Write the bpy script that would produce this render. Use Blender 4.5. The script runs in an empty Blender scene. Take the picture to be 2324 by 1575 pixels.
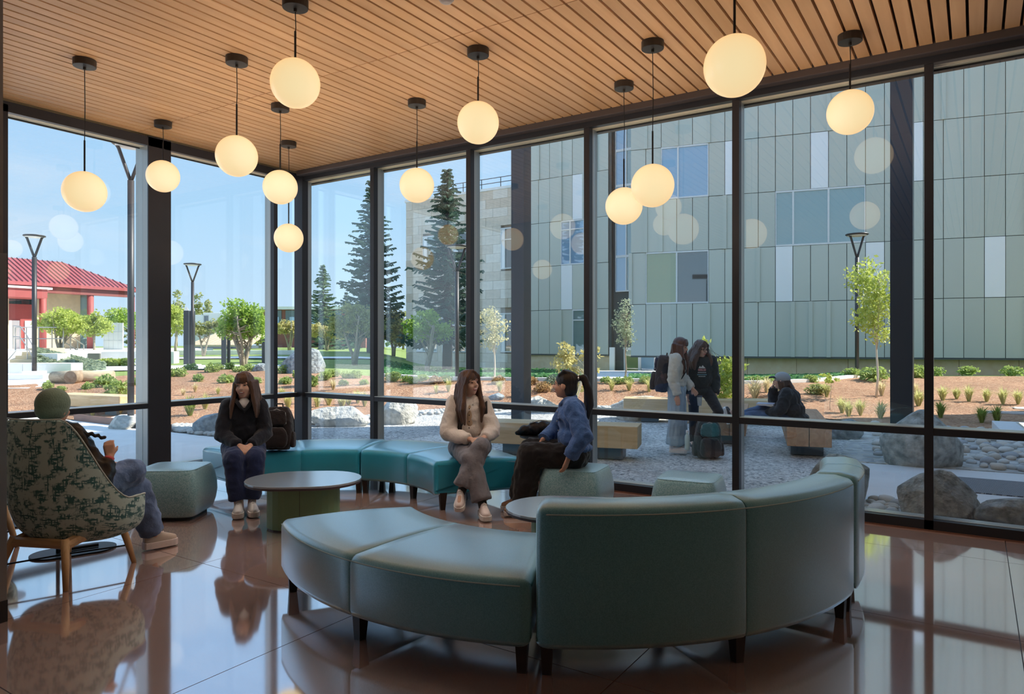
import bpy, bmesh, math, random
from math import sin, cos, pi, radians, sqrt, atan2
from mathutils import Vector, Matrix, noise as mnoise

SC = bpy.context.scene
COL = SC.collection
RND = random.Random(7)

# ------------------------------------------------------------------ camera
CAM = (7.968, -6.770, 1.55)
YAW = radians(33.261)
cam_d = bpy.data.cameras.new('camera')
cam_d.sensor_width = 36.0
cam_d.lens = 36.0 * 1605.0 / 2324.0
cam_d.shift_y = -8.5 / 2324.0
cam_d.clip_start = 0.05
cam_d.clip_end = 2000
cam = bpy.data.objects.new('camera', cam_d)
COL.objects.link(cam)
cam.location = CAM
cam.rotation_euler = (pi / 2, 0, YAW)
SC.camera = cam

# ------------------------------------------------------------------ sky
world = bpy.data.worlds.new('sky')
SC.world = world
world.use_nodes = True
wn, wl = world.node_tree.nodes, world.node_tree.links
wn.clear()
w_out = wn.new('ShaderNodeOutputWorld')
w_bg = wn.new('ShaderNodeBackground')
w_tc = wn.new('ShaderNodeTexCoord')
w_sep = wn.new('ShaderNodeSeparateXYZ')
w_ramp = wn.new('ShaderNodeValToRGB')
els = w_ramp.color_ramp.elements
els[0].position = 0.0
els[0].color = (0.60, 0.80, 0.98, 1)
els[1].position = 0.75
els[1].color = (0.36, 0.60, 0.97, 1)
for pos, c in ((0.06, (0.57, 0.78, 0.98, 1)), (0.17, (0.45, 0.71, 0.97, 1)), (0.36, (0.37, 0.63, 0.97, 1))):
    e = els.new(pos)
    e.color = c
w_noise = wn.new('ShaderNodeTexNoise')
w_noise.inputs['Scale'].default_value = 2.2
w_noise.inputs['Detail'].default_value = 6
w_noise.inputs['Roughness'].default_value = 0.6
w_map = wn.new('ShaderNodeMapping')
w_map.inputs['Scale'].default_value = (1.0, 1.0, 4.5)
w_cr = wn.new('ShaderNodeValToRGB')
w_cr.color_ramp.elements[0].position = 0.50
w_cr.color_ramp.elements[1].position = 0.80
w_mix = wn.new('ShaderNodeMixRGB')
w_mul = wn.new('ShaderNodeMath')
w_mul.operation = 'MULTIPLY'
w_mul.inputs[1].default_value = 0.55
w_mix.inputs[2].default_value = (0.86, 0.90, 0.97, 1)
wl.new(w_tc.outputs['Generated'], w_sep.inputs[0])
wl.new(w_sep.outputs['Z'], w_ramp.inputs[0])
wl.new(w_tc.outputs['Generated'], w_map.inputs[0])
wl.new(w_map.outputs[0], w_noise.inputs['Vector'])
wl.new(w_noise.outputs['Fac'], w_cr.inputs[0])
wl.new(w_cr.outputs[0], w_mul.inputs[0])
wl.new(w_mul.outputs[0], w_mix.inputs[0])
wl.new(w_ramp.outputs[0], w_mix.inputs[1])
wl.new(w_mix.outputs[0], w_bg.inputs[0])
wl.new(w_bg.outputs[0], w_out.inputs[0])
w_bg.inputs[1].default_value = 1.04

# ------------------------------------------------------------------ sun (from the right of the view, a little beyond)
def site(l, d):
    """site frame: l metres to the right of the camera, d metres ahead of it"""
    return (CAM[0] + l * cos(YAW) - d * sin(YAW), CAM[1] + l * sin(YAW) + d * cos(YAW))
sun_az = radians(8.0)
sun_el = radians(41.0)
sx, sy = site(cos(sun_az), sin(sun_az))
sdir = Vector(((sx - CAM[0]) * cos(sun_el), (sy - CAM[1]) * cos(sun_el), sin(sun_el)))
sun_d = bpy.data.lights.new('sun', 'SUN')
sun_d.energy = 8.0
sun_d.angle = radians(0.6)
sun_d.color = (1.0, 0.93, 0.82)
sun = bpy.data.objects.new('sun', sun_d)
COL.objects.link(sun)
sun.rotation_euler = sdir.to_track_quat('Z', 'Y').to_euler()
sun.location = (20, 0, 30)

GLOBE_W = 215.0            # watts of every globe pendant's lamp
vs = SC.view_settings
vs.view_transform = 'Standard'
vs.look = 'None'
vs.gamma = 1.0
vs.use_curve_mapping = False
vs.exposure = 0.2
try:
    SC.cycles.max_bounces = 9
    SC.cycles.transparent_max_bounces = 20
    SC.cycles.glossy_bounces = 4
    SC.cycles.diffuse_bounces = 4
    SC.cycles.sample_clamp_indirect = 4.0
    SC.cycles.use_adaptive_sampling = True
    SC.cycles.adaptive_threshold = 0.02
    SC.cycles.use_denoising = True
    SC.cycles.caustics_reflective = False
    SC.cycles.caustics_refractive = False
except Exception:
    pass

# ================================================================== helpers
def S(px, d):
    """a survey bearing: horizontal bearing (in frame pixels of 2324) at distance d"""
    return site((px - 1162.0) / 1605.0 * d, d)

def lift(o, label=None, cat=None, group=None, kind=None):
    if label: o['label'] = label
    if cat: o['category'] = cat
    if group: o['group'] = group
    if kind: o['kind'] = kind
    return o

def thing(name, label, cat, loc=(0, 0, 0), rz=0.0, group=None):
    o = bpy.data.objects.new(name, None)
    o.empty_display_size = 0.1
    COL.objects.link(o)
    o.location = loc
    o.rotation_euler = (0, 0, rz)
    return lift(o, label, cat, group)

def root(name, kind='structure', loc=(0, 0, 0), rz=0.0):
    o = bpy.data.objects.new(name, None)
    COL.objects.link(o)
    o.location = loc
    o.rotation_euler = (0, 0, rz)
    o['kind'] = kind
    return o

def put(name, mesh, parent=None, loc=(0, 0, 0), rot=(0, 0, 0), scale=(1, 1, 1)):
    o = bpy.data.objects.new(name, mesh)
    COL.objects.link(o)
    o.parent = parent
    o.location = loc
    o.rotation_euler = rot
    o.scale = scale
    return o

def copy_tree(o, parent=None):
    c = o.copy()
    COL.objects.link(c)
    c.parent = parent
    for ch in o.children:
        copy_tree(ch, c)
    return c

class MB:
    """collects shapes; build() links them as ONE mesh object"""
    def __init__(s):
        s.v, s.f = [], []
    def add(s, vs, fs):
        n = len(s.v)
        s.v += [tuple(p) for p in vs]
        s.f += [tuple(i + n for i in f) for f in fs]
        return s
    def box(s, x0, x1, y0, y1, z0, z1, M=None):
        vs = [Vector((x, y, z)) for z in (z0, z1) for y in (y0, y1) for x in (x0, x1)]
        if M: vs = [M @ p for p in vs]
        return s.add(vs, [(0, 2, 3, 1), (4, 5, 7, 6), (0, 1, 5, 4), (2, 6, 7, 3), (0, 4, 6, 2), (1, 3, 7, 5)])
    def cbox(s, c, sx, sy, sz, rz=0):
        M = Matrix.Translation(c) @ Matrix.Rotation(rz, 4, 'Z')
        return s.box(-sx / 2, sx / 2, -sy / 2, sy / 2, -sz / 2, sz / 2, M)
    def rings(s, rs, cap=True, closed=True):
        n = len(rs[0]); vs = [p for r in rs for p in r]; fs = []
        for i in range(len(rs) - 1):
            for j in range(n if closed else n - 1):
                k = (j + 1) % n
                fs.append((i * n + j, i * n + k, (i + 1) * n + k, (i + 1) * n + j))
        if cap:
            fs.append(tuple(range(n - 1, -1, -1)))
            b = (len(rs) - 1) * n
            fs.append(tuple(range(b, b + n)))
        return s.add(vs, fs)
    def tube(s, pts, rad, seg=8, flat=1.0, cap=True):
        pts = [Vector(p) for p in pts]
        if not isinstance(rad, (list, tuple)): rad = [rad] * len(pts)
        rs = []
        up = None
        for i, p in enumerate(pts):
            t = (pts[min(i + 1, len(pts) - 1)] - pts[max(i - 1, 0)])
            t = t.normalized() if t.length > 1e-9 else Vector((0, 0, 1))
            if up is None:
                up = Vector((0, 0, 1)) if abs(t.z) < 0.9 else Vector((0, 1, 0))
            a = t.cross(up)
            if a.length < 1e-6: a = t.cross(Vector((1, 0, 0)))
            a.normalize(); b = a.cross(t).normalized(); up = b
            rs.append([p + (a * cos(2 * pi * k / seg) + b * sin(2 * pi * k / seg) * flat) * rad[i] for k in range(seg)])
        return s.rings(rs, cap)
    def lathe(s, prof, seg=24, c=(0, 0, 0), cap=True):
        return s.rings([[Vector((c[0] + r * cos(2 * pi * k / seg), c[1] + r * sin(2 * pi * k / seg), c[2] + z)) for k in range(seg)] for r, z in prof], cap)
    def prism(s, poly, z0, z1, M=None):
        a = [Vector((x, y, z0)) for x, y in poly]; b = [Vector((x, y, z1)) for x, y in poly]
        if M: a = [M @ p for p in a]; b = [M @ p for p in b]
        return s.rings([a, b])
    def ball(s, c, r, seg=16, rng=10, M=None):
        if not isinstance(r, (list, tuple)): r = (r, r, r)
        vs = []
        for i in range(rng + 1):
            th = pi * (0.002 + 0.996 * i / rng)
            vs.append([Vector((c[0] + r[0] * sin(th) * cos(2 * pi * k / seg), c[1] + r[1] * sin(th) * sin(2 * pi * k / seg), c[2] - r[2] * cos(th))) for k in range(seg)])
        if M: vs = [[M @ p for p in q] for q in vs]
        return s.rings(vs)
    def mesh(s, name, mat=None, smooth=False):
        m = bpy.data.meshes.new(name)
        m.from_pydata(s.v, [], s.f)
        m.update()
        if mat: m.materials.append(mat)
        if smooth:
            m.polygons.foreach_set('use_smooth', [len(f) <= 4 for f in s.f])
        return m
    def build(s, name, mat=None, parent=None, smooth=False, bevel=0.0, loc=(0, 0, 0), rot=(0, 0, 0), seg=2, sub=0):
        o = put(name, s.mesh(name, mat, smooth), parent, loc, rot)
        if bevel:
            b = o.modifiers.new('bevel', 'BEVEL'); b.width = bevel; b.segments = seg; b.limit_method = 'ANGLE'
            b.angle_limit = radians(40)
        if sub:
            q = o.modifiers.new('sub', 'SUBSURF'); q.levels = sub; q.render_levels = sub
        return o

def bx(name, mat, x0, x1, y0, y1, z0, z1, parent=None, bevel=0.0, loc=(0, 0, 0), rot=(0, 0, 0)):
    return MB().box(x0, x1, y0, y1, z0, z1).build(name, mat, parent, bevel=bevel, loc=loc, rot=rot)

# ------------------------------------------------------------------ materials
def mk(name):
    m = bpy.data.materials.new(name); m.use_nodes = True
    nt = m.node_tree
    return m, nt, nt.nodes['Principled BSDF']

def P(name, col, rough=0.6, metal=0.0, var=0.0, vscale=6.0, bump=0.0, bscale=40.0, col2=None, ior=1.5, stretch=(1, 1, 1), coat=0.0,
      trans=0.0, coord='Object', detail=4.0, sheen=0.0, spec=0.5, contrast=0.0):
    m, nt, b = mk(name)
    N, L = nt.nodes, nt.links
    b.inputs['Roughness'].default_value = rough
    b.inputs['Metallic'].default_value = metal
    b.inputs['IOR'].default_value = ior
    b.inputs['Specular IOR Level'].default_value = spec
    if coat: b.inputs['Coat Weight'].default_value = coat; b.inputs['Coat Roughness'].default_value = 0.05
    if sheen: b.inputs['Sheen Weight'].default_value = sheen
    c = tuple(col) + (1,)
    b.inputs['Base Color'].default_value = c
    if var or bump or col2:
        tc = N.new('ShaderNodeTexCoord'); mp = N.new('ShaderNodeMapping'); mp.inputs['Scale'].default_value = stretch
        L.new(tc.outputs[coord], mp.inputs[0])
    if var or col2:
        nz = N.new('ShaderNodeTexNoise'); nz.inputs['Scale'].default_value = vscale; nz.inputs['Detail'].default_value = detail
        L.new(mp.outputs[0], nz.inputs['Vector'])
        cr = N.new('ShaderNodeValToRGB')
        d = 0.28 * (1 - contrast)
        cr.color_ramp.elements[0].position = 0.5 - d; cr.color_ramp.elements[1].position = 0.5 + d
        if col2:
            cr.color_ramp.elements[0].color = c; cr.color_ramp.elements[1].color = tuple(col2) + (1,)
        else:
            cr.color_ramp.elements[0].color = tuple(max(0, x * (1 - var)) for x in col) + (1,)
            cr.color_ramp.elements[1].color = tuple(min(1, x * (1 + var)) for x in col) + (1,)
        L.new(nz.outputs['Fac'], cr.inputs[0]); L.new(cr.outputs[0], b.inputs['Base Color'])
    if bump:
        n2 = N.new('ShaderNodeTexNoise'); n2.inputs['Scale'].default_value = bscale; n2.inputs['Detail'].default_value = 3
        L.new(mp.outputs[0], n2.inputs['Vector'])
        bp = N.new('ShaderNodeBump'); bp.inputs['Strength'].default_value = min(1.0, bump); bp.inputs['Distance'].default_value = 0.02 * max(1, bump)
        L.new(n2.outputs['Fac'], bp.inputs['Height']); L.new(bp.outputs[0], b.inputs['Normal'])
    if trans:
        # leaves: light passes through
        tr = N.new('ShaderNodeBsdfTranslucent'); mx = N.new('ShaderNodeMixShader'); mx.inputs[0].default_value = trans
        src = b.inputs['Base Color'].links[0].from_socket if b.inputs['Base Color'].links else None
        if src: L.new(src, tr.inputs[0])
        else: tr.inputs[0].default_value = c
        L.new(b.outputs[0], mx.inputs[1]); L.new(tr.outputs[0], mx.inputs[2])
        L.new(mx.outputs[0], N['Material Output'].inputs[0])
    return m

def emis(name, col, strength):
    m, nt, b = mk(name)
    b.inputs['Base Color'].default_value = (0.8, 0.8, 0.8, 1)
    b.inputs['Emission Color'].default_value = tuple(col) + (1,)
    b.inputs['Emission Strength'].default_value = strength
    return m

def glass(name, tint=(0.9, 0.95, 0.94), refl=0.05, rough=0.0):
    """thin architectural pane: clear with a Fresnel mirror film"""
    m, nt, b = mk(name)
    N, L = nt.nodes, nt.links
    N.remove(b)
    t = N.new('ShaderNodeBsdfTransparent'); t.inputs[0].default_value = tuple(tint) + (1,)
    g = N.new('ShaderNodeBsdfGlossy'); g.inputs['Roughness'].default_value = rough
    g.inputs[0].default_value = (1, 1, 1, 1)
    fr = N.new('ShaderNodeLayerWeight'); fr.inputs[0].default_value = 0.5
    pw = N.new('ShaderNodeMath'); pw.operation = 'POWER'; pw.inputs[1].default_value = 4.5
    ad = N.new('ShaderNodeMath'); ad.operation = 'MULTIPLY_ADD'; ad.inputs[1].default_value = 0.75; ad.inputs[2].default_value = refl; ad.use_clamp = True
    L.new(fr.outputs['Facing'], pw.inputs[0])
    mx = N.new('ShaderNodeMixShader')
    L.new(pw.outputs[0], ad.inputs[0]); L.new(ad.outputs[0], mx.inputs[0])
    L.new(t.outputs[0], mx.inputs[1]); L.new(g.outputs[0], mx.inputs[2])
    L.new(mx.outputs[0], N['Material Output'].inputs[0])
    return m

ORD = ['first', 'second', 'third', 'fourth', 'fifth', 'sixth', 'seventh', 'eighth', 'ninth', 'tenth', 'eleventh', 'twelfth',
       'thirteenth', 'fourteenth', 'fifteenth', 'sixteenth', 'seventeenth', 'eighteenth', 'nineteenth', 'twentieth',
       'twenty-first', 'twenty-second', 'twenty-third', 'twenty-fourth', 'twenty-fifth', 'twenty-sixth', 'twenty-seventh',
       'twenty-eighth', 'twenty-ninth', 'thirtieth']

def remesh(mb, voxel, smooth=2, factor=0.5, disp=None):
    """fuse overlapping shapes into one continuous skin"""
    m = mb.mesh('tmp')
    o = bpy.data.objects.new('tmp', m); COL.objects.link(o)
    r = o.modifiers.new('r', 'REMESH'); r.mode = 'VOXEL'; r.voxel_size = voxel; r.adaptivity = 0.0
    if smooth:
        q = o.modifiers.new('s', 'SMOOTH'); q.iterations = smooth; q.factor = factor
    dg = bpy.context.evaluated_depsgraph_get()
    me = bpy.data.meshes.new_from_object(o.evaluated_get(dg))
    bpy.data.objects.remove(o); bpy.data.meshes.remove(m)
    if disp:
        nr = [v.normal.copy() for v in me.vertices]
        for v, nn in zip(me.vertices, nr):
            v.co += nn * disp(v.co)
    me.polygons.foreach_set('use_smooth', [True] * len(me.polygons))
    me.update()
    return me

def arc(cx, cy, r, a0, a1, n):
    return [(cx + r * cos(radians(a0 + (a1 - a0) * i / n)), cy + r * sin(radians(a0 + (a1 - a0) * i / n))) for i in range(n + 1)]

# ================================================================== room materials
M = {}
def floor_mat():
    m, nt, b = mk('polished_concrete')
    N, L = nt.nodes, nt.links
    tc = N.new('ShaderNodeTexCoord')
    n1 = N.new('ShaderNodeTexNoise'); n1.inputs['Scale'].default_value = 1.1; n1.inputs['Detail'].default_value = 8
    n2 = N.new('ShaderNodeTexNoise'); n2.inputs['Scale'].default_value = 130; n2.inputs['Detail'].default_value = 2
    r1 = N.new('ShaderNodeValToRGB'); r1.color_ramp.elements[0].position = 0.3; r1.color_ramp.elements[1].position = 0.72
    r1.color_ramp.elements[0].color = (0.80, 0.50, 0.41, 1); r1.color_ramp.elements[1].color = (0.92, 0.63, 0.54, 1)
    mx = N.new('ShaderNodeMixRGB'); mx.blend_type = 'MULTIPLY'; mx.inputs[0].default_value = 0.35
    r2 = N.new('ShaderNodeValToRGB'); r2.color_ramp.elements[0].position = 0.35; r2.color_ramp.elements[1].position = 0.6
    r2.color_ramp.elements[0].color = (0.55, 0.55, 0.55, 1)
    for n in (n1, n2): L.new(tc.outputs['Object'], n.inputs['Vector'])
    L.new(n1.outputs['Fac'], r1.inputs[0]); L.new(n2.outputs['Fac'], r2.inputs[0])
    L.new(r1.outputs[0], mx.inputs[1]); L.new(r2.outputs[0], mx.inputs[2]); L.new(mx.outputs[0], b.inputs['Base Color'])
    rr = N.new('ShaderNodeMapRange'); rr.inputs['To Min'].default_value = 0.035; rr.inputs['To Max'].default_value = 0.085
    L.new(n1.outputs['Fac'], rr.inputs['Value']); L.new(rr.outputs[0], b.inputs['Roughness'])
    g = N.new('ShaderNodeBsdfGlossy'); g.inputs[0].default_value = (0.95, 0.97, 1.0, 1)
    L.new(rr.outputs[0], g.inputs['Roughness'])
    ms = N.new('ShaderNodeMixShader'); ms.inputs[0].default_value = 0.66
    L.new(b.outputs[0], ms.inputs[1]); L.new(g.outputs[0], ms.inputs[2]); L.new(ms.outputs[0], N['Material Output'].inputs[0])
    return m
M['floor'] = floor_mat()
M['joint'] = P('floor_joint_filler', (0.09, 0.06, 0.05), 0.5)
M['frame'] = P('dark_anodised_aluminium', (0.035, 0.034, 0.038), 0.38, 0.4, var=0.1, vscale=3)
M['frame_side'] = P('window_lit_aluminium', (0.42, 0.42, 0.40), 0.35, 0.6, var=0.06, vscale=2, stretch=(1, 1, 0.1))  # aluminium side faces; lighter grey stands for window light on them
M['sill'] = P('pale_aluminium_sill', (0.62, 0.62, 0.58), 0.3, 0.5)
M['glass'] = glass('window_glass', (0.97, 0.985, 0.985), 0.085)
M['slat'] = None
def wood(name, c1, c2, scale=2.2, stretch=(14, 0.7, 14), rough=0.45, bump=0.05):
    m, nt, b = mk(name)
    N, L = nt.nodes, nt.links
    tc = N.new('ShaderNodeTexCoord'); mp = N.new('ShaderNodeMapping'); mp.inputs['Scale'].default_value = stretch
    oi = N.new('ShaderNodeObjectInfo'); ad = N.new('ShaderNodeVectorMath'); ad.operation = 'ADD'
    sc = N.new('ShaderNodeVectorMath'); sc.operation = 'SCALE'; sc.inputs['Scale'].default_value = 37.0
    cv = N.new('ShaderNodeCombineXYZ')
    for k in range(3): L.new(oi.outputs['Random'], cv.inputs[k])
    L.new(cv.outputs[0], sc.inputs[0])
    L.new(tc.outputs['Object'], mp.inputs[0]); L.new(mp.outputs[0], ad.inputs[0]); L.new(sc.outputs[0], ad.inputs[1])
    n = N.new('ShaderNodeTexNoise'); n.inputs['Scale'].default_value = scale; n.inputs['Detail'].default_value = 6; n.inputs['Distortion'].default_value = 0.6
    L.new(ad.outputs[0], n.inputs['Vector'])
    r = N.new('ShaderNodeValToRGB'); r.color_ramp.elements[0].position = 0.3; r.color_ramp.elements[1].position = 0.7
    r.color_ramp.elements[0].color = tuple(c1) + (1,); r.color_ramp.elements[1].color = tuple(c2) + (1,)
    L.new(n.outputs['Fac'], r.inputs[0])
    hs = N.new('ShaderNodeHueSaturation'); mr = N.new('ShaderNodeMapRange'); mr.inputs['To Min'].default_value = 0.9; mr.inputs['To Max'].default_value = 1.08
    L.new(oi.outputs['Random'], mr.inputs['Value']); L.new(mr.outputs[0], hs.inputs['Value']); L.new(r.outputs[0], hs.inputs['Color'])
    L.new(hs.outputs[0], b.inputs['Base Color'])
    b.inputs['Roughness'].default_value = rough
    if bump:
        bp = N.new('ShaderNodeBump'); bp.inputs['Strength'].default_value = bump; bp.inputs['Distance'].default_value = 0.01
        L.new(n.outputs['Fac'], bp.inputs['Height']); L.new(bp.outputs[0], b.inputs['Normal'])
    return m
M['slat'] = wood('ceiling_maple', (0.475, 0.245, 0.102), (0.55, 0.30, 0.14), 1.6, (9, 0.5, 9), 0.42, 0.03)
M['plenum'] = P('dark_ceiling_backing', (0.035, 0.016, 0.008), 0.9)
M['soffit'] = wood('soffit_cedar', (0.60, 0.43, 0.24), (0.68, 0.52, 0.32), 1.6, (9, 0.5, 9))
M['fascia'] = P('bronze_fascia', (0.075, 0.055, 0.048), 0.5, 0.2)
M['paint'] = P('warm_grey_paint', (0.20, 0.165, 0.14), 0.7, var=0.05)
M['steel'] = P('stainless_guard', (0.32, 0.31, 0.30), 0.35, 0.8, var=0.1, vscale=2)
M['black'] = P('black_base', (0.02, 0.018, 0.018), 0.5)
M['blackmetal'] = P('black_powder_coat', (0.018, 0.018, 0.02), 0.42, 0.3)

# ================================================================== floor: saw-cut concrete slabs
X0, X1, Y0, Y1 = -0.1, 13.4, -12.0, 0.0
floor = bx('floor', M['joint'], -0.35, X1, Y0, 0.22, -0.25, -0.006)
floor['kind'] = 'structure'
xs = [-0.1, 0.26, 1.84, 3.42, 5.0, 6.58, 8.16, 9.74, 11.32, 12.9, 13.4]
ys = [-12.0, -10.07, -8.5, -6.94, -5.37, -3.8, -2.24, -0.67, 0.0]
for i in range(len(xs) - 1):
    for j in range(len(ys) - 1):
        g = 0.0025
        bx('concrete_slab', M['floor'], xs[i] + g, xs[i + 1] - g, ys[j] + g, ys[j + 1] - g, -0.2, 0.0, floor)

# ================================================================== ceiling: separate wooden slats under a dark backing
CZ = 3.98
ceiling = bx('ceiling', M['plenum'], -0.1, X1, Y0, -0.06, CZ + 0.05, CZ + 0.30)
ceiling['kind'] = 'structure'
bx('roof_deck', M['fascia'], -0.75, X1, Y0, 0.55, CZ + 0.30, CZ + 0.62, ceiling)
PITCH, SW = 0.1145, 0.0945
ns = int((X1 + 0.1) / PITCH)
segs = [(-0.105, -2.326), (-2.334, -7.0)]
for (ya, yb) in segs:
    me = MB().box(-SW / 2, SW / 2, yb, ya, 0, 0.045).mesh('ceiling_slat', M['slat'])
    for i in range(ns):
        put('ceiling_slat', me, ceiling, (-0.1 + PITCH * (i + 0.5), 0, CZ))
mb = MB()
for i in range(ns):
    xc = -0.1 + PITCH * (i + 0.5)
    mb.box(xc - SW / 2, xc + SW / 2, -12, -7.008, CZ, CZ + 0.045)
mb.build('rear_slats', M['slat'], ceiling)['kind'] = 'stuff'
me = MB().box(-SW / 2, SW / 2, 0.20, 0.50, 0, 0.045).mesh('soffit_slat', M['soffit'])
bx('soffit_board', M['soffit'], -0.60, X1, 0.16, 0.50, CZ - 0.004, CZ + 0.2, ceiling)
bx('soffit_board', M['soffit'], -0.60, -0.32, -9.0, 0.16, CZ - 0.004, CZ + 0.2, ceiling)
bx('soffit_edge', M['frame'], -0.66, X1, 0.50, 0.56, CZ - 0.035, CZ + 0.3, ceiling)
bx('soffit_edge', M['frame'], -0.66, -0.60, -9.0, 0.50, CZ - 0.035, CZ + 0.3, ceiling)
sp = MB().lathe([(0.052, 0.0), (0.055, -0.012), (0.04, -0.03), (0.02, -0.034)], 20).build('smoke_detector', P('grey_plastic', (0.35, 0.28, 0.25), 0.5), None, True, loc=(4.85, -2.86, CZ))
lift(sp, 'small round grey ceiling detector at the top edge among the slats', 'detector')

# ================================================================== right curtain wall (y = 0)
wr = root('wall_right')
RZ0, RZ1, HZ = 0.788, 0.852, 3.857
MX = [1.29 + 1.58 * k for k in range(8)]
edges = [-0.02] + MX + [X1]
for x in MX:
    o = bx('mullion', M['frame'], x, x + 0.066, 0.0, 0.075, 0.0, 3.93, wr)
    bx('mullion_tube', M['frame_side'], x + 0.006, x + 0.060, 0.075, 0.20, 0.0, 3.93, wr)
bx('head_frame', M['frame'], -0.05, X1, -0.01, 0.06, HZ, 3.935, wr)
M['headpale'] = P('lit_underside_tan', (0.72, 0.58, 0.38), 0.5)  # tan colour stands for bounced light on the head frame's underside
bx('head_channel', M['headpale'], -0.05, X1, 0.06, 0.20, HZ + 0.004, 3.935, wr)
bx('head_lip', M['frame'], -0.05, X1, 0.185, 0.20, HZ - 0.012, HZ + 0.004, wr)
bx('head_fascia', M['fascia'], -0.05, X1, -0.10, 0.0, 3.915, 4.03, wr, bevel=0.01)
bx('base_frame', M['frame'], -0.05, X1, 0.0, 0.075, 0.012, 0.088, wr)
bx('base_trim', P('copper_brown_trim', (0.16, 0.07, 0.045), 0.5), -0.05, X1, -0.012, 0.06, 0.0, 0.012, wr)
bx('sill', M['sill'], -0.05, X1, 0.075, 0.20, 0.0, 0.092, wr)
for i in range(len(edges) - 1):
    a = edges[i] + (0.066 if i else 0.03); b = edges[i + 1]
    bx('transom', M['frame'], a, b, 0.004, 0.20, RZ0, RZ1 - 0.006, wr)
    bx('transom_cap', M['sill'], a, b, 0.008, 0.198, RZ1 - 0.006, RZ1, wr)
    bx('glass_pane', M['glass'], a, b, 0.115, 0.127, RZ1, HZ, wr)
    bx('glass_pane', M['glass'], a, b, 0.115, 0.127, 0.092, RZ0, wr)

# ================================================================== left curtain wall (x = -0.1)
wl_ = root('wall_left')
XW = -0.1
LY = [-5.2, -3.70, -2.20, -0.435, 0.02]
bx('corner_post', M['frame'], XW - 0.07, -0.005, -0.03, 0.075, 0.0, 3.93, wl_)
bx('corner_tube', M['frame_side'], XW - 0.17, -0.03, 0.075, 0.16, 0.0, 3.93, wl_)
bx('mullion', M['frame'], XW - 0.075, XW, -3.70, -3.63, 0.0, 3.93, wl_)
bx('mullion', M['frame'], XW - 0.075, XW, -0.435, -0.375, 0.0, 3.93, wl_)
bx('mullion_tube', M['frame_side'], XW - 0.20, XW - 0.075, -0.43, -0.385, 0.0, 3.93, wl_)
bx('mullion_tube', M['frame_side'], XW - 0.20, XW - 0.075, -3.69, -3.64, 0.0, 3.93, wl_)
bx('head_frame', M['frame'], XW - 0.06, XW, -9.0, 0.02, HZ, 3.96, wl_)
bx('head_channel', M['headpale'], XW - 0.2, XW - 0.06, -9.0, 0.02, HZ + 0.004, 3.96, wl_)
bx('head_lip', M['frame'], XW - 0.2, XW - 0.185, -9.0, 0.02, HZ - 0.012, HZ + 0.004, wl_)
bx('base_frame', M['frame'], XW - 0.075, XW, -9.0, 0.0, 0.0, 0.088, wl_)
bx('sill', M['sill'], XW - 0.20, XW - 0.075, -9.0, 0.075, 0.0, 0.092, wl_)
for a, b in ((-9.0, -5.25), (-5.25, -3.70), (-3.63, -2.20), (-1.925, -0.435), (-0.375, -0.03)):
    bx('transom', M['frame'], XW - 0.20, XW - 0.004, a, b, RZ0, RZ1 - 0.006, wl_)
    bx('transom_cap', M['sill'], XW - 0.198, XW - 0.008, a, b, RZ1 - 0.006, RZ1, wl_)
    bx('glass_pane', M['glass'], XW - 0.127, XW - 0.115, a, b, RZ1, HZ, wl_)
    bx('glass_pane', M['glass'], XW - 0.127, XW - 0.115, a, b, 0.092, RZ0, wl_)
colm = root('column_wall_left')
bx('column_face', M['frame'], XW - 0.02, XW, -2.20, -1.923, 0, 3.97, colm)
bx('column_body', M['frame_side'], XW - 0.27, XW - 0.02, -2.20, -1.923, 0, 3.97, colm)

# ================================================================== enclosing walls (behind and beside the camera)
w = bx('wall_back', M['paint'], -0.4, X1 + 0.2, Y0 - 0.2, Y0, 0, 4.3); w['kind'] = 'structure'
w = bx('wall_side', M['paint'], X1, X1 + 0.2, Y0, 0.5, 0, 4.3); w['kind'] = 'structure'
w = root('wall_inner')
bx('partition', M['paint'], -0.1, 3.435, -5.25, -5.03, 0, 3.98, w)
bx('corner_guard', M['steel'], 3.405, 3.452, -5.268, -5.018, 0.12, 2.05, w)
b_ = bx('baseboard_inner', M['black'], 3.40, 3.455, -5.272, -5.015, 0, 0.12); b_['kind'] = 'structure'

# ================================================================== globe pendants
M['opal'] = emis('lit_opal_glass', (1.0, 0.63, 0.26), 1.0)
def opal():
    m, nt, b = mk('lit_opal_glass')
    N, L = nt.nodes, nt.links
    lw = N.new('ShaderNodeLayerWeight'); lw.inputs[0].default_value = 0.35
    cr = N.new('ShaderNodeValToRGB')
    cr.color_ramp.elements[0].color = (1.0, 0.80, 0.44, 1); cr.color_ramp.elements[1].color = (1.0, 0.60, 0.24, 1)
    L.new(lw.outputs['Facing'], cr.inputs[0])
    L.new(cr.outputs[0], b.inputs['Emission Color'])
    b.inputs['Emission Strength'].default_value = 0.76
    b.inputs['Base Color'].default_value = (0.35, 0.32, 0.28, 1)
    b.inputs['Roughness'].default_value = 0.25
    return m
M['opal'] = opal()
M['canopy'] = P('dark_bronze_canopy', (0.045, 0.036, 0.03), 0.45, 0.4)
globe_me = MB().ball((0, 0, 0), 0.172, 40, 24).mesh('globe', M['opal'], True)
canopy_me = MB().lathe([(0.001, -0.085), (0.012, -0.085), (0.012, -0.062), (0.088, -0.060), (0.090, -0.055), (0.090, 0.0)], 28).mesh('canopy', M['canopy'])
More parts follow.
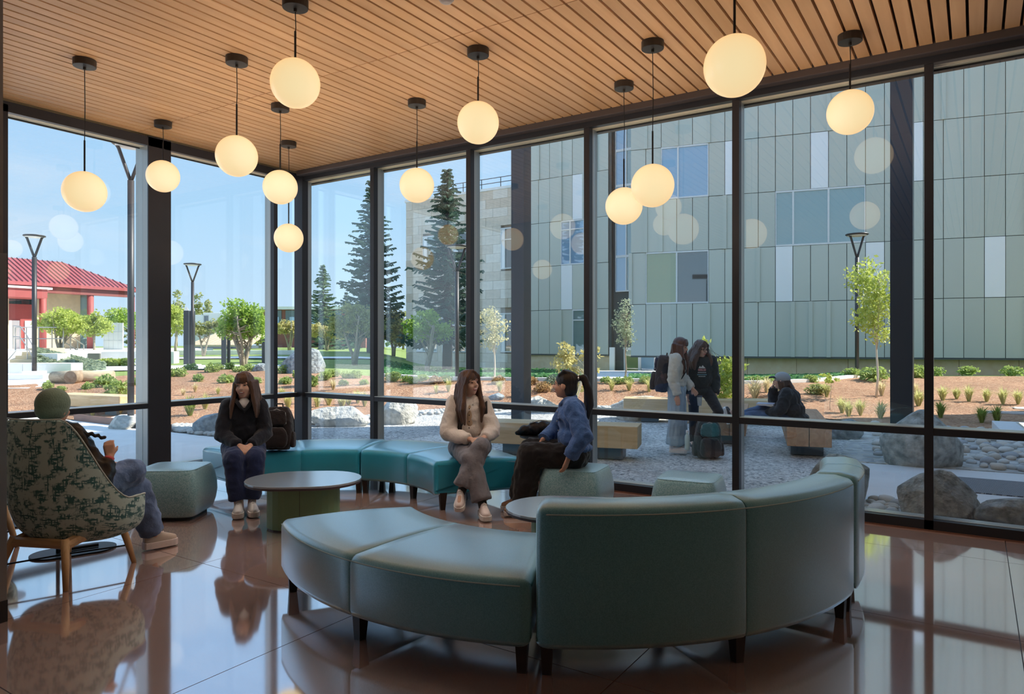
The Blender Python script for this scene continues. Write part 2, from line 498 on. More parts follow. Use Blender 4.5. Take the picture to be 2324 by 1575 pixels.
PEND = [
    (1.576, -3.709, 2.85, 'globe pendant nearest the far left window edge, hanging low in front of the sky'),
    (0.516, -2.385, 3.38, 'globe pendant hanging high in front of the thick window column'),
    (2.716, -3.028, 3.14, 'mid-height globe pendant above the woman in the black sweater, left of the three bunched globes'),
    (3.939, -3.425, 3.39, 'large-looking globe pendant close under the slats at the upper left centre'),
    (2.039, -2.038, 3.14, 'globe pendant just left of the window corner, upper of the two there'),
    (1.034, -1.112, 2.82, 'lowest globe pendant in the window corner, beneath another globe'),
    (3.290, -1.374, 3.13, 'globe pendant in front of the conifer tops right of the corner'),
    (4.532, -2.042, 3.37, 'globe pendant high in the middle of the ceiling, over the pale stone building'),
    (5.222, -0.679, 2.83, 'lower left globe of the overlapping pair against the panelled building'),
    (5.789, -1.381, 2.82, 'upper right globe of the overlapping pair against the panelled building'),
    (6.818, -2.705, 3.13, 'biggest-looking globe pendant near the top right, its canopy out of view'),
    (7.139, -0.651, 3.37, 'rightmost globe pendant, with a bronze canopy beside the window head'),
]
def pendant(x, y, z, label):
    t = thing('globe_pendant', label, 'pendant lamp', (x, y, CZ), 0, 'opal globe pendants')
    put('canopy', canopy_me, t)
    dz = z - CZ
    top = dz + 0.17
    rod = min(0.26, -top * 0.45)
    MB().tube([(0, 0, -0.08), (0.004, 0.002, (top - 0.08) * 0.4), (0, 0, top + rod)], 0.0035, 6).build('cord', M['blackmetal'], t)
    MB().tube([(0, 0, top + rod + 0.01), (0, 0, top - 0.01)], 0.0075, 8).build('rod', M['blackmetal'], t)
    put('globe', globe_me, t, (0, 0, dz))
    ld = bpy.data.lights.new('globe_lamp', 'POINT'); ld.energy = GLOBE_W; ld.shadow_soft_size = 0.18; ld.color = (1.0, 0.92, 0.82)
    lo = bpy.data.objects.new('globe_lamp', ld); COL.objects.link(lo); lo.parent = t; lo.location = (0, 0, dz); lo.visible_glossy = False
    return t
for a in PEND: pendant(*a)
for (x, y, z, lab) in ((10.6, -1.6, 2.83, 'added opal globe pendant out of view to the right, near the glass'), (11.6, -5.4, 3.13, 'added opal globe pendant out of view at the right rear of the lounge')):  # two invented pendants, unseen; their lamps light the right side
    pendant(x, y, z, lab)

# ================================================================== outdoor ground
def stone_mat(name, c1, c2, scale=3.0, bump=0.5, bscale=14.0, rough=0.85):
    return P(name, c1, rough, col2=c2, vscale=scale, bump=bump, bscale=bscale, detail=8)
def cells(name, cols, scale, bump=0.8, rough=0.9, stretch=(1, 1, 1), rnd=1.0):
    """crushed stone / bark: coloured Voronoi cells with relief"""
    m, nt, b = mk(name)
    N, L = nt.nodes, nt.links
    tc = N.new('ShaderNodeTexCoord'); mp = N.new('ShaderNodeMapping'); mp.inputs['Scale'].default_value = stretch
    nz = N.new('ShaderNodeTexNoise'); nz.inputs['Scale'].default_value = scale * 0.6
    wd = N.new('ShaderNodeMixRGB'); wd.inputs[0].default_value = 0.08
    v = N.new('ShaderNodeTexVoronoi'); v.inputs['Scale'].default_value = scale; v.inputs['Randomness'].default_value = rnd
    cr = N.new('ShaderNodeValToRGB'); cr.color_ramp.interpolation = 'LINEAR'
    sep = N.new('ShaderNodeSeparateColor')
    e = cr.color_ramp.elements
    e[0].position = 0; e[0].color = tuple(cols[0]) + (1,); e[1].position = 1; e[1].color = tuple(cols[-1]) + (1,)
    for i, c in enumerate(cols[1:-1]):
        q = e.new((i + 1) / (len(cols) - 1)); q.color = tuple(c) + (1,)
    L.new(tc.outputs['Object'], mp.inputs[0]); L.new(mp.outputs[0], nz.inputs['Vector'])
    L.new(mp.outputs[0], wd.inputs[1]); L.new(nz.outputs['Color'], wd.inputs[2]); L.new(wd.outputs[0], v.inputs['Vector'])
    L.new(v.outputs['Color'], sep.inputs[0]); L.new(sep.outputs[0], cr.inputs[0])
    big = N.new('ShaderNodeTexNoise'); big.inputs['Scale'].default_value = 0.9; big.inputs['Detail'].default_value = 5
    L.new(tc.outputs['Object'], big.inputs['Vector'])
    mr = N.new('ShaderNodeMapRange'); mr.inputs['From Min'].default_value = 0.3; mr.inputs['From Max'].default_value = 0.7
    mr.inputs['To Min'].default_value = 0.78; mr.inputs['To Max'].default_value = 1.15
    L.new(big.outputs['Fac'], mr.inputs['Value'])
    hs = N.new('ShaderNodeHueSaturation'); L.new(cr.outputs[0], hs.inputs['Color']); L.new(mr.outputs[0], hs.inputs['Value'])
    L.new(hs.outputs[0], b.inputs['Base Color'])
    b.inputs['Roughness'].default_value = rough
    bp = N.new('ShaderNodeBump'); bp.invert = True; bp.inputs['Strength'].default_value = bump; bp.inputs['Distance'].default_value = 0.6 / scale
    L.new(v.outputs['Distance'], bp.inputs['Height']); L.new(bp.outputs[0], b.inputs['Normal'])
    return m
M['gravel'] = cells('crushed_grey_gravel', [(0.16, 0.165, 0.17), (0.72, 0.72, 0.70), (0.50, 0.51, 0.52), (0.88, 0.87, 0.84), (0.22, 0.22, 0.23)], 34, 1.0)
M['mulch'] = cells('bark_mulch', [(0.22, 0.09, 0.045), (0.52, 0.30, 0.17), (0.34, 0.16, 0.085), (0.62, 0.40, 0.25), (0.28, 0.12, 0.06)], 26, stretch=(1, 1.6, 1))
M['lawn'] = P('mown_lawn', (0.17, 0.26, 0.055), 0.9, col2=(0.30, 0.38, 0.11), vscale=3.0, bump=0.5, bscale=60)
M['concrete'] = P('outdoor_concrete', (0.90, 0.89, 0.87), 0.85, var=0.06, vscale=2.5, bump=0.05, bscale=90, detail=8)
M['cor'] = P('rusted_steel_edging', (0.26, 0.15, 0.12), 0.8, var=0.15)
M['stone'] = stone_mat('buff_stone', (0.80, 0.58, 0.36), (0.90, 0.74, 0.54), 4, 0.15, 30)
M['panel_g'] = None

SURV = [(-200, 15.5, 19, .30), (60, 15.2, 20, .35), (160, 14.5, 21.5, .42), (310, 13.1, 23, .50), (400, 13.4, 25, .56), (560, 13.2, 25.5, .60), (700, 13.9, 24, .56),
        (850, 15, 21.5, .52), (1000, 16.3, 19.6, .50), (1200, 17.2, 19.2, .50), (1450, 17, 19, .48), (1700, 16.5, 18.4, .45),
        (1850, 14.8, 19.5, .45), (1960, 14, 21.5, .50), (2150, 13, 22, .50), (2324, 12.4, 22, .50), (2700, 11.8, 21.5, .50)]
def surv(px):
    px = min(max(px, SURV[0][0]), SURV[-1][0])
    for a, b in zip(SURV, SURV[1:]):
        if a[0] <= px <= b[0]:
            t = (px - a[0]) / (b[0] - a[0])
            return tuple(a[i] + (b[i] - a[i]) * t for i in (1, 2, 3))
def sst(a, b, x):
    t = min(1, max(0, (x - a) / (b - a))); return t * t * (3 - 2 * t)
def gz(px, d):
    dn, df, zf = surv(px)
    if d <= dn: return 0.0
    if d <= df: return zf * sst(dn - 0.5, df + 0.5, d)
    L_ = 1 - sst(820, 1000, px)
    return zf + L_ * (0.50 * sst(df, 46, d)) - (1 - L_) * 0.28 * sst(df + 1, 30, d)
def at(px, d, z=None, dz=0.0):
    x, y = S(px, d)
    return Vector((x, y, (gz(px, d) if z is None else z) + dz))

def strip(name, mat, pxs, fn, ff, nv, dz=0.0, rough=0.0, kind='structure'):
    mb = MB(); rows = []
    for px in pxs:
        a, b = fn(px), ff(px)
        r = []
        for j in range(nv + 1):
            d = a + (b - a) * j / nv
            p = at(px, d, dz=dz)
            if rough and 0 < j < nv: p.z += rough * mnoise.noise(Vector((p.x * 1.1, p.y * 1.1, 0)))
            r.append(p)
        rows.append(r)
    n = nv + 1
    mb.add([p for r in rows for p in r], [(i * n + j, (i + 1) * n + j, (i + 1) * n + j + 1, i * n + j + 1) for i in range(len(rows) - 1) for j in range(nv)])
    o = mb.build(name, mat, None, True)
    if kind: o['kind'] = kind
    return o
def span(a, b, s): return [a + (b - a) * i / max(1, round((b - a) / s)) for i in range(max(1, round((b - a) / s)) + 1)]

g_ = bx('ground_gravel', M['gravel'], -12.0, 17, 0.2, 19, -0.3, -0.012); g_['kind'] = 'structure'
g_ = MB().box(-60, -0.3, -30, 0.28, -0.3, 0.0).box(-60, -9.2, 0.28, 3.2, -0.3, 0.0).build('ground_path', M['concrete']); g_['kind'] = 'structure'
strip('ground_mulch', M['mulch'], span(-150, 2700, 25), lambda p: surv(p)[0] - 0.15, lambda p: surv(p)[1] + 0.3, 22, 0.012, 0.05)
strip('ground_lawn', M['lawn'], span(-900, 3200, 40), lambda p: surv(p)[1] - 0.6, lambda p: 140, 60, -0.03)
# winding concrete walk behind the mulch, and the lawn edge beyond it
strip('ground_walk', M['concrete'], span(180, 720, 20), lambda p: 26.6, lambda p: 29.5, 4, 0.01)
strip('ground_walk', M['concrete'], span(250, 860, 20), lambda p: 34.5, lambda p: 36.2, 3, 0.02)
strip('ground_plaza', M['concrete'], span(-500, 330, 30), lambda p: 30, lambda p: 60, 8, 0.015)
strip('ground_plaza', M['concrete'], span(-500, 105, 30), lambda p: 19.2, lambda p: 31, 8, 0.02)
strip('ground_entry', M['concrete'], span(1338, 1520, 13), lambda p: 20.5 if p < 1400 else 20.5 + (p - 1400) * 0.07, lambda p: 34, 8, 0.03)
# curb along the mulch
cb = MB()
pts = [at(p, surv(p)[1] + 0.45) for p in span(845, 1960, 25)]
rs = []
for i, p in enumerate(pts):
    t = (pts[min(i + 1, len(pts) - 1)] - pts[max(i - 1, 0)]).normalized(); nn = Vector((-t.y, t.x, 0))
    rs.append([p - nn * 0.09 + Vector((0, 0, -0.2)), p + nn * 0.09 + Vector((0, 0, -0.2)), p + nn * 0.09 + Vector((0, 0, 0.10)), p - nn * 0.09 + Vector((0, 0, 0.10))])
o = cb.rings(rs).build('curb_concrete', M['concrete']); o['kind'] = 'structure'

# steel edging of the path
ed = thing('steel_edging', 'rust-brown steel edging strip between the pale path and the bark by the window column', 'edging', (-7.2, 0.30, 0))
bx('edging_plate', M['cor'], 0.0, 3.4, -0.012, 0.012, 0, 0.13, ed)
ed = thing('steel_edging', 'rust-brown steel edging bent around the bark beside the white concrete block', 'edging', (-15.6, 3.25, 0))
bx('edging_plate', M['cor'], -0.6, 4.6, -0.012, 0.012, 0, 0.14, ed, rot=(0, 0, -0.04))
bx('edging_plate', M['cor'], 4.58, 4.61, -1.6, 0.0, 0, 0.12, ed)

# ================================================================== our own building outside the glass
for (xa, xb, n) in ((0.622, 0.905, 'column_outside'), (6.965, 7.240, 'column_outside')):
    c = root(n)
    bx('column_casing', P('blue_black_steel', (0.05, 0.055, 0.065), 0.35, 0.3), xa, xb, 4.4, 4.66, -0.1, 6.0, c)
    bx('base_plate', M['frame'], xa - 0.05, xb + 0.05, 4.34, 4.72, -0.1, 0.02, c)
uf = root('trellis_beams')
bx('edge_beam', M['fascia'], -0.7, 13.6, 4.42, 4.64, 6.0, 6.3, uf)
for k in range(4):
    bx('cross_beam', M['fascia'], 0.68 + k * 3.17, 0.84 + k * 3.17, 0.5, 4.42, 6.0, 6.3, uf)
    bx('beam_post', M['fascia'], 0.68 + k * 3.17, 0.84 + k * 3.17, 0.35, 0.5, 4.6, 6.3, uf)
# tall block added out of the frame at right to cast shade over the gravel
wing = root('shade_block_right', loc=(CAM[0], CAM[1], 0), rz=YAW)
bx('shade_block_body', P('shade_block_stucco', (0.50, 0.47, 0.42), 0.8), 15.5, 26, -8, 15.6, -0.5, 24, wing)
for k in range(5):
    for j in range(4):
        bx('shade_block_window', M['frame'], 15.44, 15.5, -5 + k * 4, -3 + k * 4, 1.5 + j * 5.5, 4.5 + j * 5.5, wing)

# ================================================================== panelled building
def panel_mat(name, c, var=0.05):
    m, nt, b = mk(name)
    N, L = nt.nodes, nt.links
    oi = N.new('ShaderNodeObjectInfo'); mr = N.new('ShaderNodeMapRange')
    mr.inputs['To Min'].default_value = 1 - var; mr.inputs['To Max'].default_value = 1 + var
    hs = N.new('ShaderNodeHueSaturation'); hs.inputs['Color'].default_value = tuple(c) + (1,)
    L.new(oi.outputs['Random'], mr.inputs['Value']); L.new(mr.outputs[0], hs.inputs['Value']); L.new(hs.outputs[0], b.inputs['Base Color'])
    b.inputs['Roughness'].default_value = 0.34; b.inputs['IOR'].default_value = 1.7
    return m
M['panel_g'] = panel_mat('sage_metal_panel', (0.60, 0.62, 0.55))
M['panel_w'] = panel_mat('white_panel', (0.97, 0.97, 0.98), 0.01)
M['panel_d'] = P('panel_joint_shadow', (0.10, 0.115, 0.11), 0.7)
M['wframe'] = P('white_window_frame', (0.80, 0.81, 0.82), 0.5)
def winglass(name, c, rough=0.03, mix=0.55):
    m, nt, b = mk(name)
    b.inputs['Base Color'].default_value = tuple(c) + (1,); b.inputs['Roughness'].default_value = rough
    b.inputs['IOR'].default_value = 2.6
    return m
M['wg_sky'] = winglass('sky_lit_window', (0.25, 0.42, 0.60))
M['wg_dark'] = winglass('dark_window', (0.05, 0.07, 0.075))
M['wg_green'] = winglass('window_with_green_blind', (0.24, 0.30, 0.12))
M['wg_teal'] = winglass('window_with_pale_blind', (0.22, 0.33, 0.33))

PW, PH, PZ = 0.675, 2.3, 0.98
def panels(t, ncol, nrow, white, wins, skip, fins, seed, k0=0):
    """grid of separate cladding panels with window openings"""
    r = random.Random(seed)
    meg = MB().box(0.012, PW - 0.012, -0.05, 0.0, 0.012, PH - 0.012).mesh('wall_panel', M['panel_g'])
    mew = MB().box(0.012, PW - 0.012, -0.055, 0.0, 0.012, PH - 0.012).mesh('white_panel', M['panel_w'])
    mef = MB().box(-0.075, 0.075, -0.12, 0.0, 0.0, PH - 0.01).mesh('fin', M['panel_g'])
    taken = set(skip)
    for w in wins:
        for c in range(w[0], w[1]): taken.add((c, w[2]))
    for j in range(nrow):
        for k in range(k0, ncol):
            if (k, j) in taken: continue
            if (k, j) in white: put('white_panel', mew, t, (k * PW, 0, PZ + j * PH))
            else: put('wall_panel', meg, t, (k * PW, r.uniform(-0.012, 0.012), PZ + j * PH))
            if r.random() < fins: put('fin', mef, t, (k * PW, 0, PZ + j * PH))
    for (a, b, j, splits, mats, tz) in wins:
        x0, x1, z0, z1 = a * PW, b * PW, PZ + j * PH, PZ + (j + 1) * PH
        f = thing_part(t, 'window', x0, x1, z0, z1, splits, mats, tz)
def thing_part(t, nm, x0, x1, z0, z1, splits, mats, tz=None, fw=0.07, y=0.0):
    xs_ = [x0] + [x0 + (x1 - x0) * s for s in splits] + [x1]
    mb = MB()
    mb.box(x0, x1, y - 0.06, y + 0.02, z0, z0 + fw).box(x0, x1, y - 0.06, y + 0.02, z1 - fw, z1)
    for q in xs_: 
        mb.box(max(x0, q - fw / 2), min(x1, q + fw / 2) if q < x1 else x1, y - 0.06, y + 0.02, z0 + fw, z1 - fw)
    if tz: mb.box(x0, x1, y - 0.055, y + 0.02, z0 + (z1 - z0) * tz, z0 + (z1 - z0) * tz + fw * 0.8)
    w = mb.build(nm, M['wframe'], t)
    for i in range(len(xs_) - 1):
        bx('pane', mats[i % len(mats)], xs_[i] + fw / 2, xs_[i + 1] - fw / 2, y - 0.012, y, z0 + fw, z1 - fw, w)
    return w

FANG = radians(33.261 - 21.28)
fo = S(1432, 31.74)
pb = thing('panelled_building', 'large building clad in sage green metal panels with scattered white panels, right of the court', 'building', (fo[0], fo[1], 0), FANG)
white = {(6, 3), (9, 1), (11, 3), (14, 1), (16, 3), (20, 1), (22, 3), (25, 2), (3, 5), (18, 5)}
wins = [(1, 3, 1, [], [M['wg_green']], None), (3, 5, 1, [], [M['wg_dark']], None), (2, 5, 3, [0.36], [M['wg_sky'], M['wg_sky']], None),
        (9, 12, 2, [0.34], [M['wg_teal'], M['wg_teal']], None), (12, 14, 2, [], [M['wg_teal']], None), (22, 25, 4, [0.5], [M['wg_sky'], M['wg_teal']], None)]
panels(pb, 29, 6, white, wins, [], 0.16, 5)
bx('core_wall', M['panel_d'], 0, 29 * PW, 0.02, 1.9, PZ - 0.02, PZ + 6 * PH + 0.6, pb)
bx('parapet', M['panel_g'], -0.02, 29 * PW, -0.08, 1.9, PZ + 6 * PH, PZ + 6 * PH + 0.5, pb)
bx('bottom_trim', M['panel_d'], 0, 29 * PW, -0.07, 0.05, PZ - 0.06, PZ, pb)
for k in range(9):
    for j in range(2):
        bx('stone_block', M['stone'], 1.95 + k * 1.95 - (0.9 if j else 0) + 0.006, 1.95 + (k + 1) * 1.95 - (0.9 if j else 0) - 0.006, 0.35, 0.9, -0.6 + j * 0.79, 0.18 + j * 0.79, pb, bevel=0.008)
bx('foundation', M['stone'], 1.9, 29 * PW, 0.42, 1.9, -0.7, PZ - 0.04, pb)

# rear wing of the same complex: same panels, then buff stone
rb = thing('panelled_wing', 'narrow set-back panelled wing with a tall window slot, left of the large panelled building', 'building', (-12.03, 25.3, 0))
wins = [(3, 5, 2, [0.40], [M['wg_sky'], M['wg_sky']], 0.78), (4, 6, 0, [0.6], [M['wg_teal'], M['wg_dark']], 0.75)]
panels(rb, 7, 5, {(4, 3), (3, 1)}, wins, [], 0.12, 9)
bx('core_wall', M['panel_d'], 0, 4.86, 0.02, 8, PZ - 0.02, 14.8, rb)
bx('stone_base', M['stone'], 0, 4.86, 0.05, 8, -0.7, PZ - 0.02, rb)
bx('bottom_trim', M['panel_d'], 0, 4.86, -0.06, 0.05, PZ - 0.06, PZ, rb)
sl = bx('window_slot', M['panel_d'], 4.86, 6.1, 0.25, 8, -0.7, 14.8, rb)
for j in range(6):
    z0 = 4.1 + j * 1.75
    thing_part(rb, 'slot_window', 5.02, 6.05, z0, z0 + 1.75, [0.55], [M['wg_sky'], M['wg_teal']], None, 0.06, 0.2)
dr = thing_part(rb, 'entrance_door', 5.45, 7.1, -0.65, 1.35, [0.5], [M['wg_green'], M['wg_sky']], 0.35, 0.14, 0.24)
bx('bollard_panel', M['panel_w'], 4.9, 5.16, -0.3, -0.2, -0.4, 1.35, rb)

def stone_bldg():
    t = thing('stone_building', 'pale buff stone building with a roof rail behind the middle conifer', 'building', (-20.7, 25.35, 0))
    r = random.Random(3)
    mats = [P('stone_a', (0.76, 0.67, 0.56), 0.85, var=0.10, vscale=5, bump=0.2, bscale=25), P('stone_b', (0.82, 0.75, 0.66), 0.85, var=0.1, vscale=5, bump=0.2, bscale=25),
            P('stone_c', (0.70, 0.60, 0.49), 0.85, var=0.12, vscale=5, bump=0.2, bscale=25)]
    ops = [(1.34, 2.40, 5.85, 7.85), (0.83, 2.42, 1.03, 3.2), (2.8, 4.5, 1.03, 3.2), (3.6, 4.75, 5.75, 7.85), (6.9, 7.75, 5.6, 7.85), (6.9, 7.75, 1.05, 3.2)]
    bwid, bh = 0.98, 0.5
    mes = {}
    for j in range(20):
        for i in range(-1, 9):
            xa = i * bwid + (bwid / 2 if j % 2 else 0); xb = xa + bwid
            xa = max(0, xa); xb = min(8.6, xb); za = 0.0 + j * bh; zb = za + bh
            if xb - xa < 0.1: continue
            hit = [o for o in ops if xb > o[0] + 0.02 and xa < o[1] - 0.02 and zb > o[2] + 0.02 and za < o[3] - 0.02]
            parts = [(xa, xb)]
            for o in hit:
                np_ = []
                for (p, q) in parts:
                    if q <= o[0] or p >= o[1]: np_.append((p, q)); continue
                    if p < o[0] - 0.08: np_.append((p, o[0]))
                    if q > o[1] + 0.08: np_.append((o[1], q))
                parts = np_
            for (p, q) in parts:
                key = (round(q - p, 2), r.randrange(3))
                if key not in mes: mes[key] = MB().box(0.005, key[0] - 0.005, -0.04, 0.2, 0.005, bh - 0.005).mesh('stone_block', mats[key[1]])
                put('stone_block', mes[key], t, (p, r.uniform(-0.01, 0.01), za))
    bx('mortar_wall', P('stone_mortar', (0.45, 0.38, 0.31), 0.9), 0.05, 8.6, 0.12, 7, -0.6, 9.95, t)
    bx('coping', M['concrete'], -0.08, 8.6, -0.08, 7, 10.0, 10.14, t)
    for o in ops:
        thing_part(t, 'window', o[0], o[1], o[2], o[3], [0.3], [M['panel_w'], M['wg_dark'] if o[0] > 2 else M['wg_teal']], 0.7, 0.07, -0.02)
    for k in range(6):
        bx('rail_post', M['blackmetal'], 1.5 + k * 1.3, 1.53 + k * 1.3, 0.2, 0.23, 10.14, 10.75, t)
    for z in (10.45, 10.72):
        bx('roof_rail', M['blackmetal'], 1.5, 8.5, 0.2, 0.23, z, z + 0.03, t)
stone_bldg()

# ================================================================== red-roofed pavilion
M['roof_red'] = P('red_standing_seam', (0.42, 0.105, 0.11), 0.45, 0.1, var=0.06)
M['red'] = P('brick_red_steel', (0.38, 0.085, 0.08), 0.6, var=0.06)
M['red_dk'] = P('dark_red_steel', (0.26, 0.075, 0.07), 0.6)
M['tan'] = P('tan_wall', (0.66, 0.56, 0.38), 0.85, var=0.08)
rp = thing('pavilion', 'red-roofed tan pavilion with round red columns seen through the left window', 'building', (-33, 0, 1.25))
EZ, RG = 3.47, 5.0
v = [(0, 2, EZ), (0, 15.9, EZ), (-3.3, 13.2, RG), (-3.3, 2, RG), (-7.0, 15.9, EZ), (-7.0, 2, EZ)]
mb = MB().add(v + [(a, b, c - 0.09) for a, b, c in v], [(0, 1, 2, 3), (1, 4, 2), (4, 5, 3, 2), (6, 9, 8, 7), (7, 8, 10), (10, 8, 9, 11), (0, 6, 7, 1), (1, 7, 10, 4), (4, 10, 11, 5), (5, 11, 9, 6), (5, 0, 3)])
rf = mb.build('roof', M['roof_red'], rp)
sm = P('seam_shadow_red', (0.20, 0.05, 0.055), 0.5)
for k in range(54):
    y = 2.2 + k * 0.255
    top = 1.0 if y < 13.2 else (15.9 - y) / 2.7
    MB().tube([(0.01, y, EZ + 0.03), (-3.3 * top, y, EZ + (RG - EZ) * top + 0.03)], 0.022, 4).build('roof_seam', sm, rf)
bx('gutter', M['roof_red'], -0.04, 0.08, 2, 15.95, EZ - 0.17, EZ + 0.0, rp)
bx('gutter', M['roof_red'], -7.0, 0.08, 15.9, 16.0, EZ - 0.17, EZ + 0.0, rp)
bx('eave_beam', M['red_dk'], -0.5, -0.1, 2, 15.4, EZ - 0.5, EZ - 0.14, rp)
bx('soffit', M['red_dk'], -6.8, -0.1, 2, 15.6, EZ - 0.18, EZ - 0.1, rp)
bx('tan_wall', M['tan'], -2.2, -1.2, 11.0, 13.2, 0, EZ - 0.15, rp)
bx('tan_wall', M['tan'], -2.0, -1.0, 5.0, 9.6, 0, EZ - 0.15, rp)
bx('red_wall', M['red'], -1.9, -1.3, 9.6, 11.0, 0, EZ - 1.1, rp)
bx('window_band', M['wg_dark'], -1.8, -1.32, 9.6, 11.0, EZ - 1.1, EZ - 0.3, rp)
bx('end_window', M['wg_teal'], -1.9, -1.4, 13.2, 14.0, 0, EZ - 0.2, rp)
bx('door', M['panel_w'], -1.3, -1.26, 9.7, 10.2, 0, 1.5, rp)
bx('door', M['panel_w'], -1.3, -1.26, 10.45, 10.85, 0, 1.5, rp)
bx('side_canopy', M['red'], -1.0, 0.9, 4, 10.6, EZ - 0.85, EZ - 0.40, rp)
bx('side_canopy_top', M['panel_w'], -1.0, 1.0, 4, 10.8, EZ - 0.40, EZ - 0.30, rp)
for y in (10.9, 13.3, 15.6):
    MB().tube([(-0.3, y, 0), (-0.3, y, EZ - 0.35)], 0.17, 14).build('round_column', M['red'], rp, True)
tr_ = root('ground_terrace', loc=(-33, 0, 1.25))
bx('terrace', M['concrete'], -8, 2.5, 1, 19, -1.3, 0.0, tr_)
bx('lower_terrace', M['concrete'], 2.5, 8.4, 1, 12.2, -1.3, 0.0, tr_)
# glazed screen box by the pavilion
gs = thing('glass_screen', 'pale square gridded glass screen standing right of the red pavilion', 'screen', (*S(257, 33), 1.25), YAW)
bx('panel', P('frosted_panel', (0.80, 0.83, 0.84), 0.4), -0.45, 0.45, 0, 0.06, 0, 1.25, gs)
for k in range(5):
    bx('muntin', M['wframe'], -0.45 + k * 0.22, -0.43 + k * 0.22, -0.02, 0.0, 0, 1.25, gs)
for k in range(4):
    bx('muntin', M['wframe'], -0.45, 0.45, -0.02, 0.0, k * 0.4, 0.02 + k * 0.4, gs)

# concrete blocks, steps and rails on the left
def block(label, px0, px1, d, z0, z1, depth, name='concrete_block'):
    a, b = S(px0, d), S(px1, d)
    t = thing(name, label, 'wall', (a[0], a[1], 0), YAW)
    w = sqrt((a[0] - b[0]) ** 2 + (a[1] - b[1]) ** 2)
    n = max(1, round(w / 1.6))
    for i in range(n):
        bx('concrete_segment', M['concrete'], i * w / n + 0.006, (i + 1) * w / n - 0.006, 0, depth, z0, z1, t, bevel=0.012)
    return t
block('low white concrete block nearest the window, at the corner of the bark bed', -60, 99, 22.6, 0.0, 0.55, 0.9)
block('long white concrete wall behind the lamp post footing', -60, 162, 25.5, 0.3, 0.83, 0.7)
block('short concrete cheek wall right of the garden steps', 72, 131, 27.5, 0.5, 1.15, 0.8)
block('long low grey retaining wall along the far lawn', 228, 395, 31.5, 0.6, 1.18, 0.5)
block('long low grey retaining wall behind the black monoliths', 395, 690, 39, 0.7, 1.16, 0.5)
st = thing('garden_steps', 'sunlit concrete garden steps with metal handrails at far left', 'steps', (*S(48, 27.6), 0), YAW)
for k in range(6):
    bx('step', P('step_concrete', (0.60, 0.52, 0.36), 0.85) if k == 0 else bpy.data.materials['step_concrete'], -0.9, 0.42 - k * 0.07, k * 0.32, 2.6, 0.45 + k * 0.15 - 0.15, 0.45 + (k + 1) * 0.15, st)
M['galv'] = P('galvanised_steel', (0.55, 0.52, 0.48), 0.45, 0.6)
def rail(label, pts, h=0.9):
    t = thing('handrail', label, 'railing', tuple(pts[0]))
    q = [Vector(p) - Vector(pts[0]) for p in pts]
    for zz in (h, h * 0.5):
        MB().tube([p + Vector((0, 0, zz)) for p in q], 0.024, 6).build('rail', M['galv'], t)
    for p in q:
        MB().tube([p - Vector((0, 0, 0.05)), p + Vector((0, 0, h))], 0.024, 6).build('post', M['galv'], t)
for k, (ofs, nm) in enumerate(((0.0, 'left'), (0.0, 'right'))):
    pass
rail('sloping steel handrail down the garden steps on the right side', [at(76, 27.4, 0.5), at(62, 28.4, 0.95), at(46, 29.4, 1.35), at(30, 29.6, 1.38)])
rail('level steel guard rail along the terrace above the steps', [at(35, 31, 1.25), at(60, 31, 1.25), at(88, 31, 1.25), at(118, 31, 1.25), at(144, 31, 1.25)], 1.0)
rail('sloping steel handrail running down to the dark sign', [at(144, 32, 1.2), at(160, 32, 1.0), at(176, 32, 0.8), at(190, 32, 0.62)], 0.85)
sg = thing('notice_board', 'dark olive notice board on posts beside the clipped hedge', 'sign', (*S(213, 31), gz(213, 31)), YAW)
bx('board', P('olive_board', (0.10, 0.12, 0.09), 0.6), -0.26, 0.24, 0, 0.05, 0.12, 0.5, sg)
bx('post', M['galv'], 0.20, 0.26, 0.05, 0.10, -0.05, 0.5, sg)
bx('post', M['galv'], -0.26, -0.20, 0.05, 0.10, -0.05, 0.5, sg)

# black monoliths
mono_m = P('dark_granite', (0.055, 0.06, 0.07), 0.3)
mono_top = P('polished_granite_cut', (0.45, 0.47, 0.48), 0.4)
for (px, d, w, h, lab) in ((423, 29, .19, 2.5, 'tall dark stone monolith left of the slim lamp post'), (436, 29.6, .2, 2.5, 'tall dark stone monolith touching the slim lamp post'),
                           (508, 30, .18, 1.75, 'dark stone monolith left of the green maple'), (519, 30.6, .12, 1.3, 'pale-sided stone monolith behind the maple trunk'),
                           (598, 30, .12, 1.25, 'short dark stone monolith right of the green maple'), (698, 34, .13, 2.3, 'slender grey stone monolith right of the window corner')):
    t = thing('monolith', lab, 'monolith', tuple(at(px, d, dz=-0.05)), YAW + 0.25)
    MB().prism([(-w / 2, -0.08), (w / 2, -0.08), (w / 2, 0.12), (-w / 2, 0.12)], 0, h * 0.93).build('shaft', mono_m, t)
    MB().add([(-w / 2, -0.08, h * 0.93), (w / 2, -0.08, h * 0.93), (w / 2, 0.12, h * 0.93), (-w / 2, 0.12, h * 0.93), (0, 0.02, h)], [(0, 1, 4), (1, 2, 4), (2, 3, 4), (3, 0, 4)]).build('cut_tip', mono_top, t)

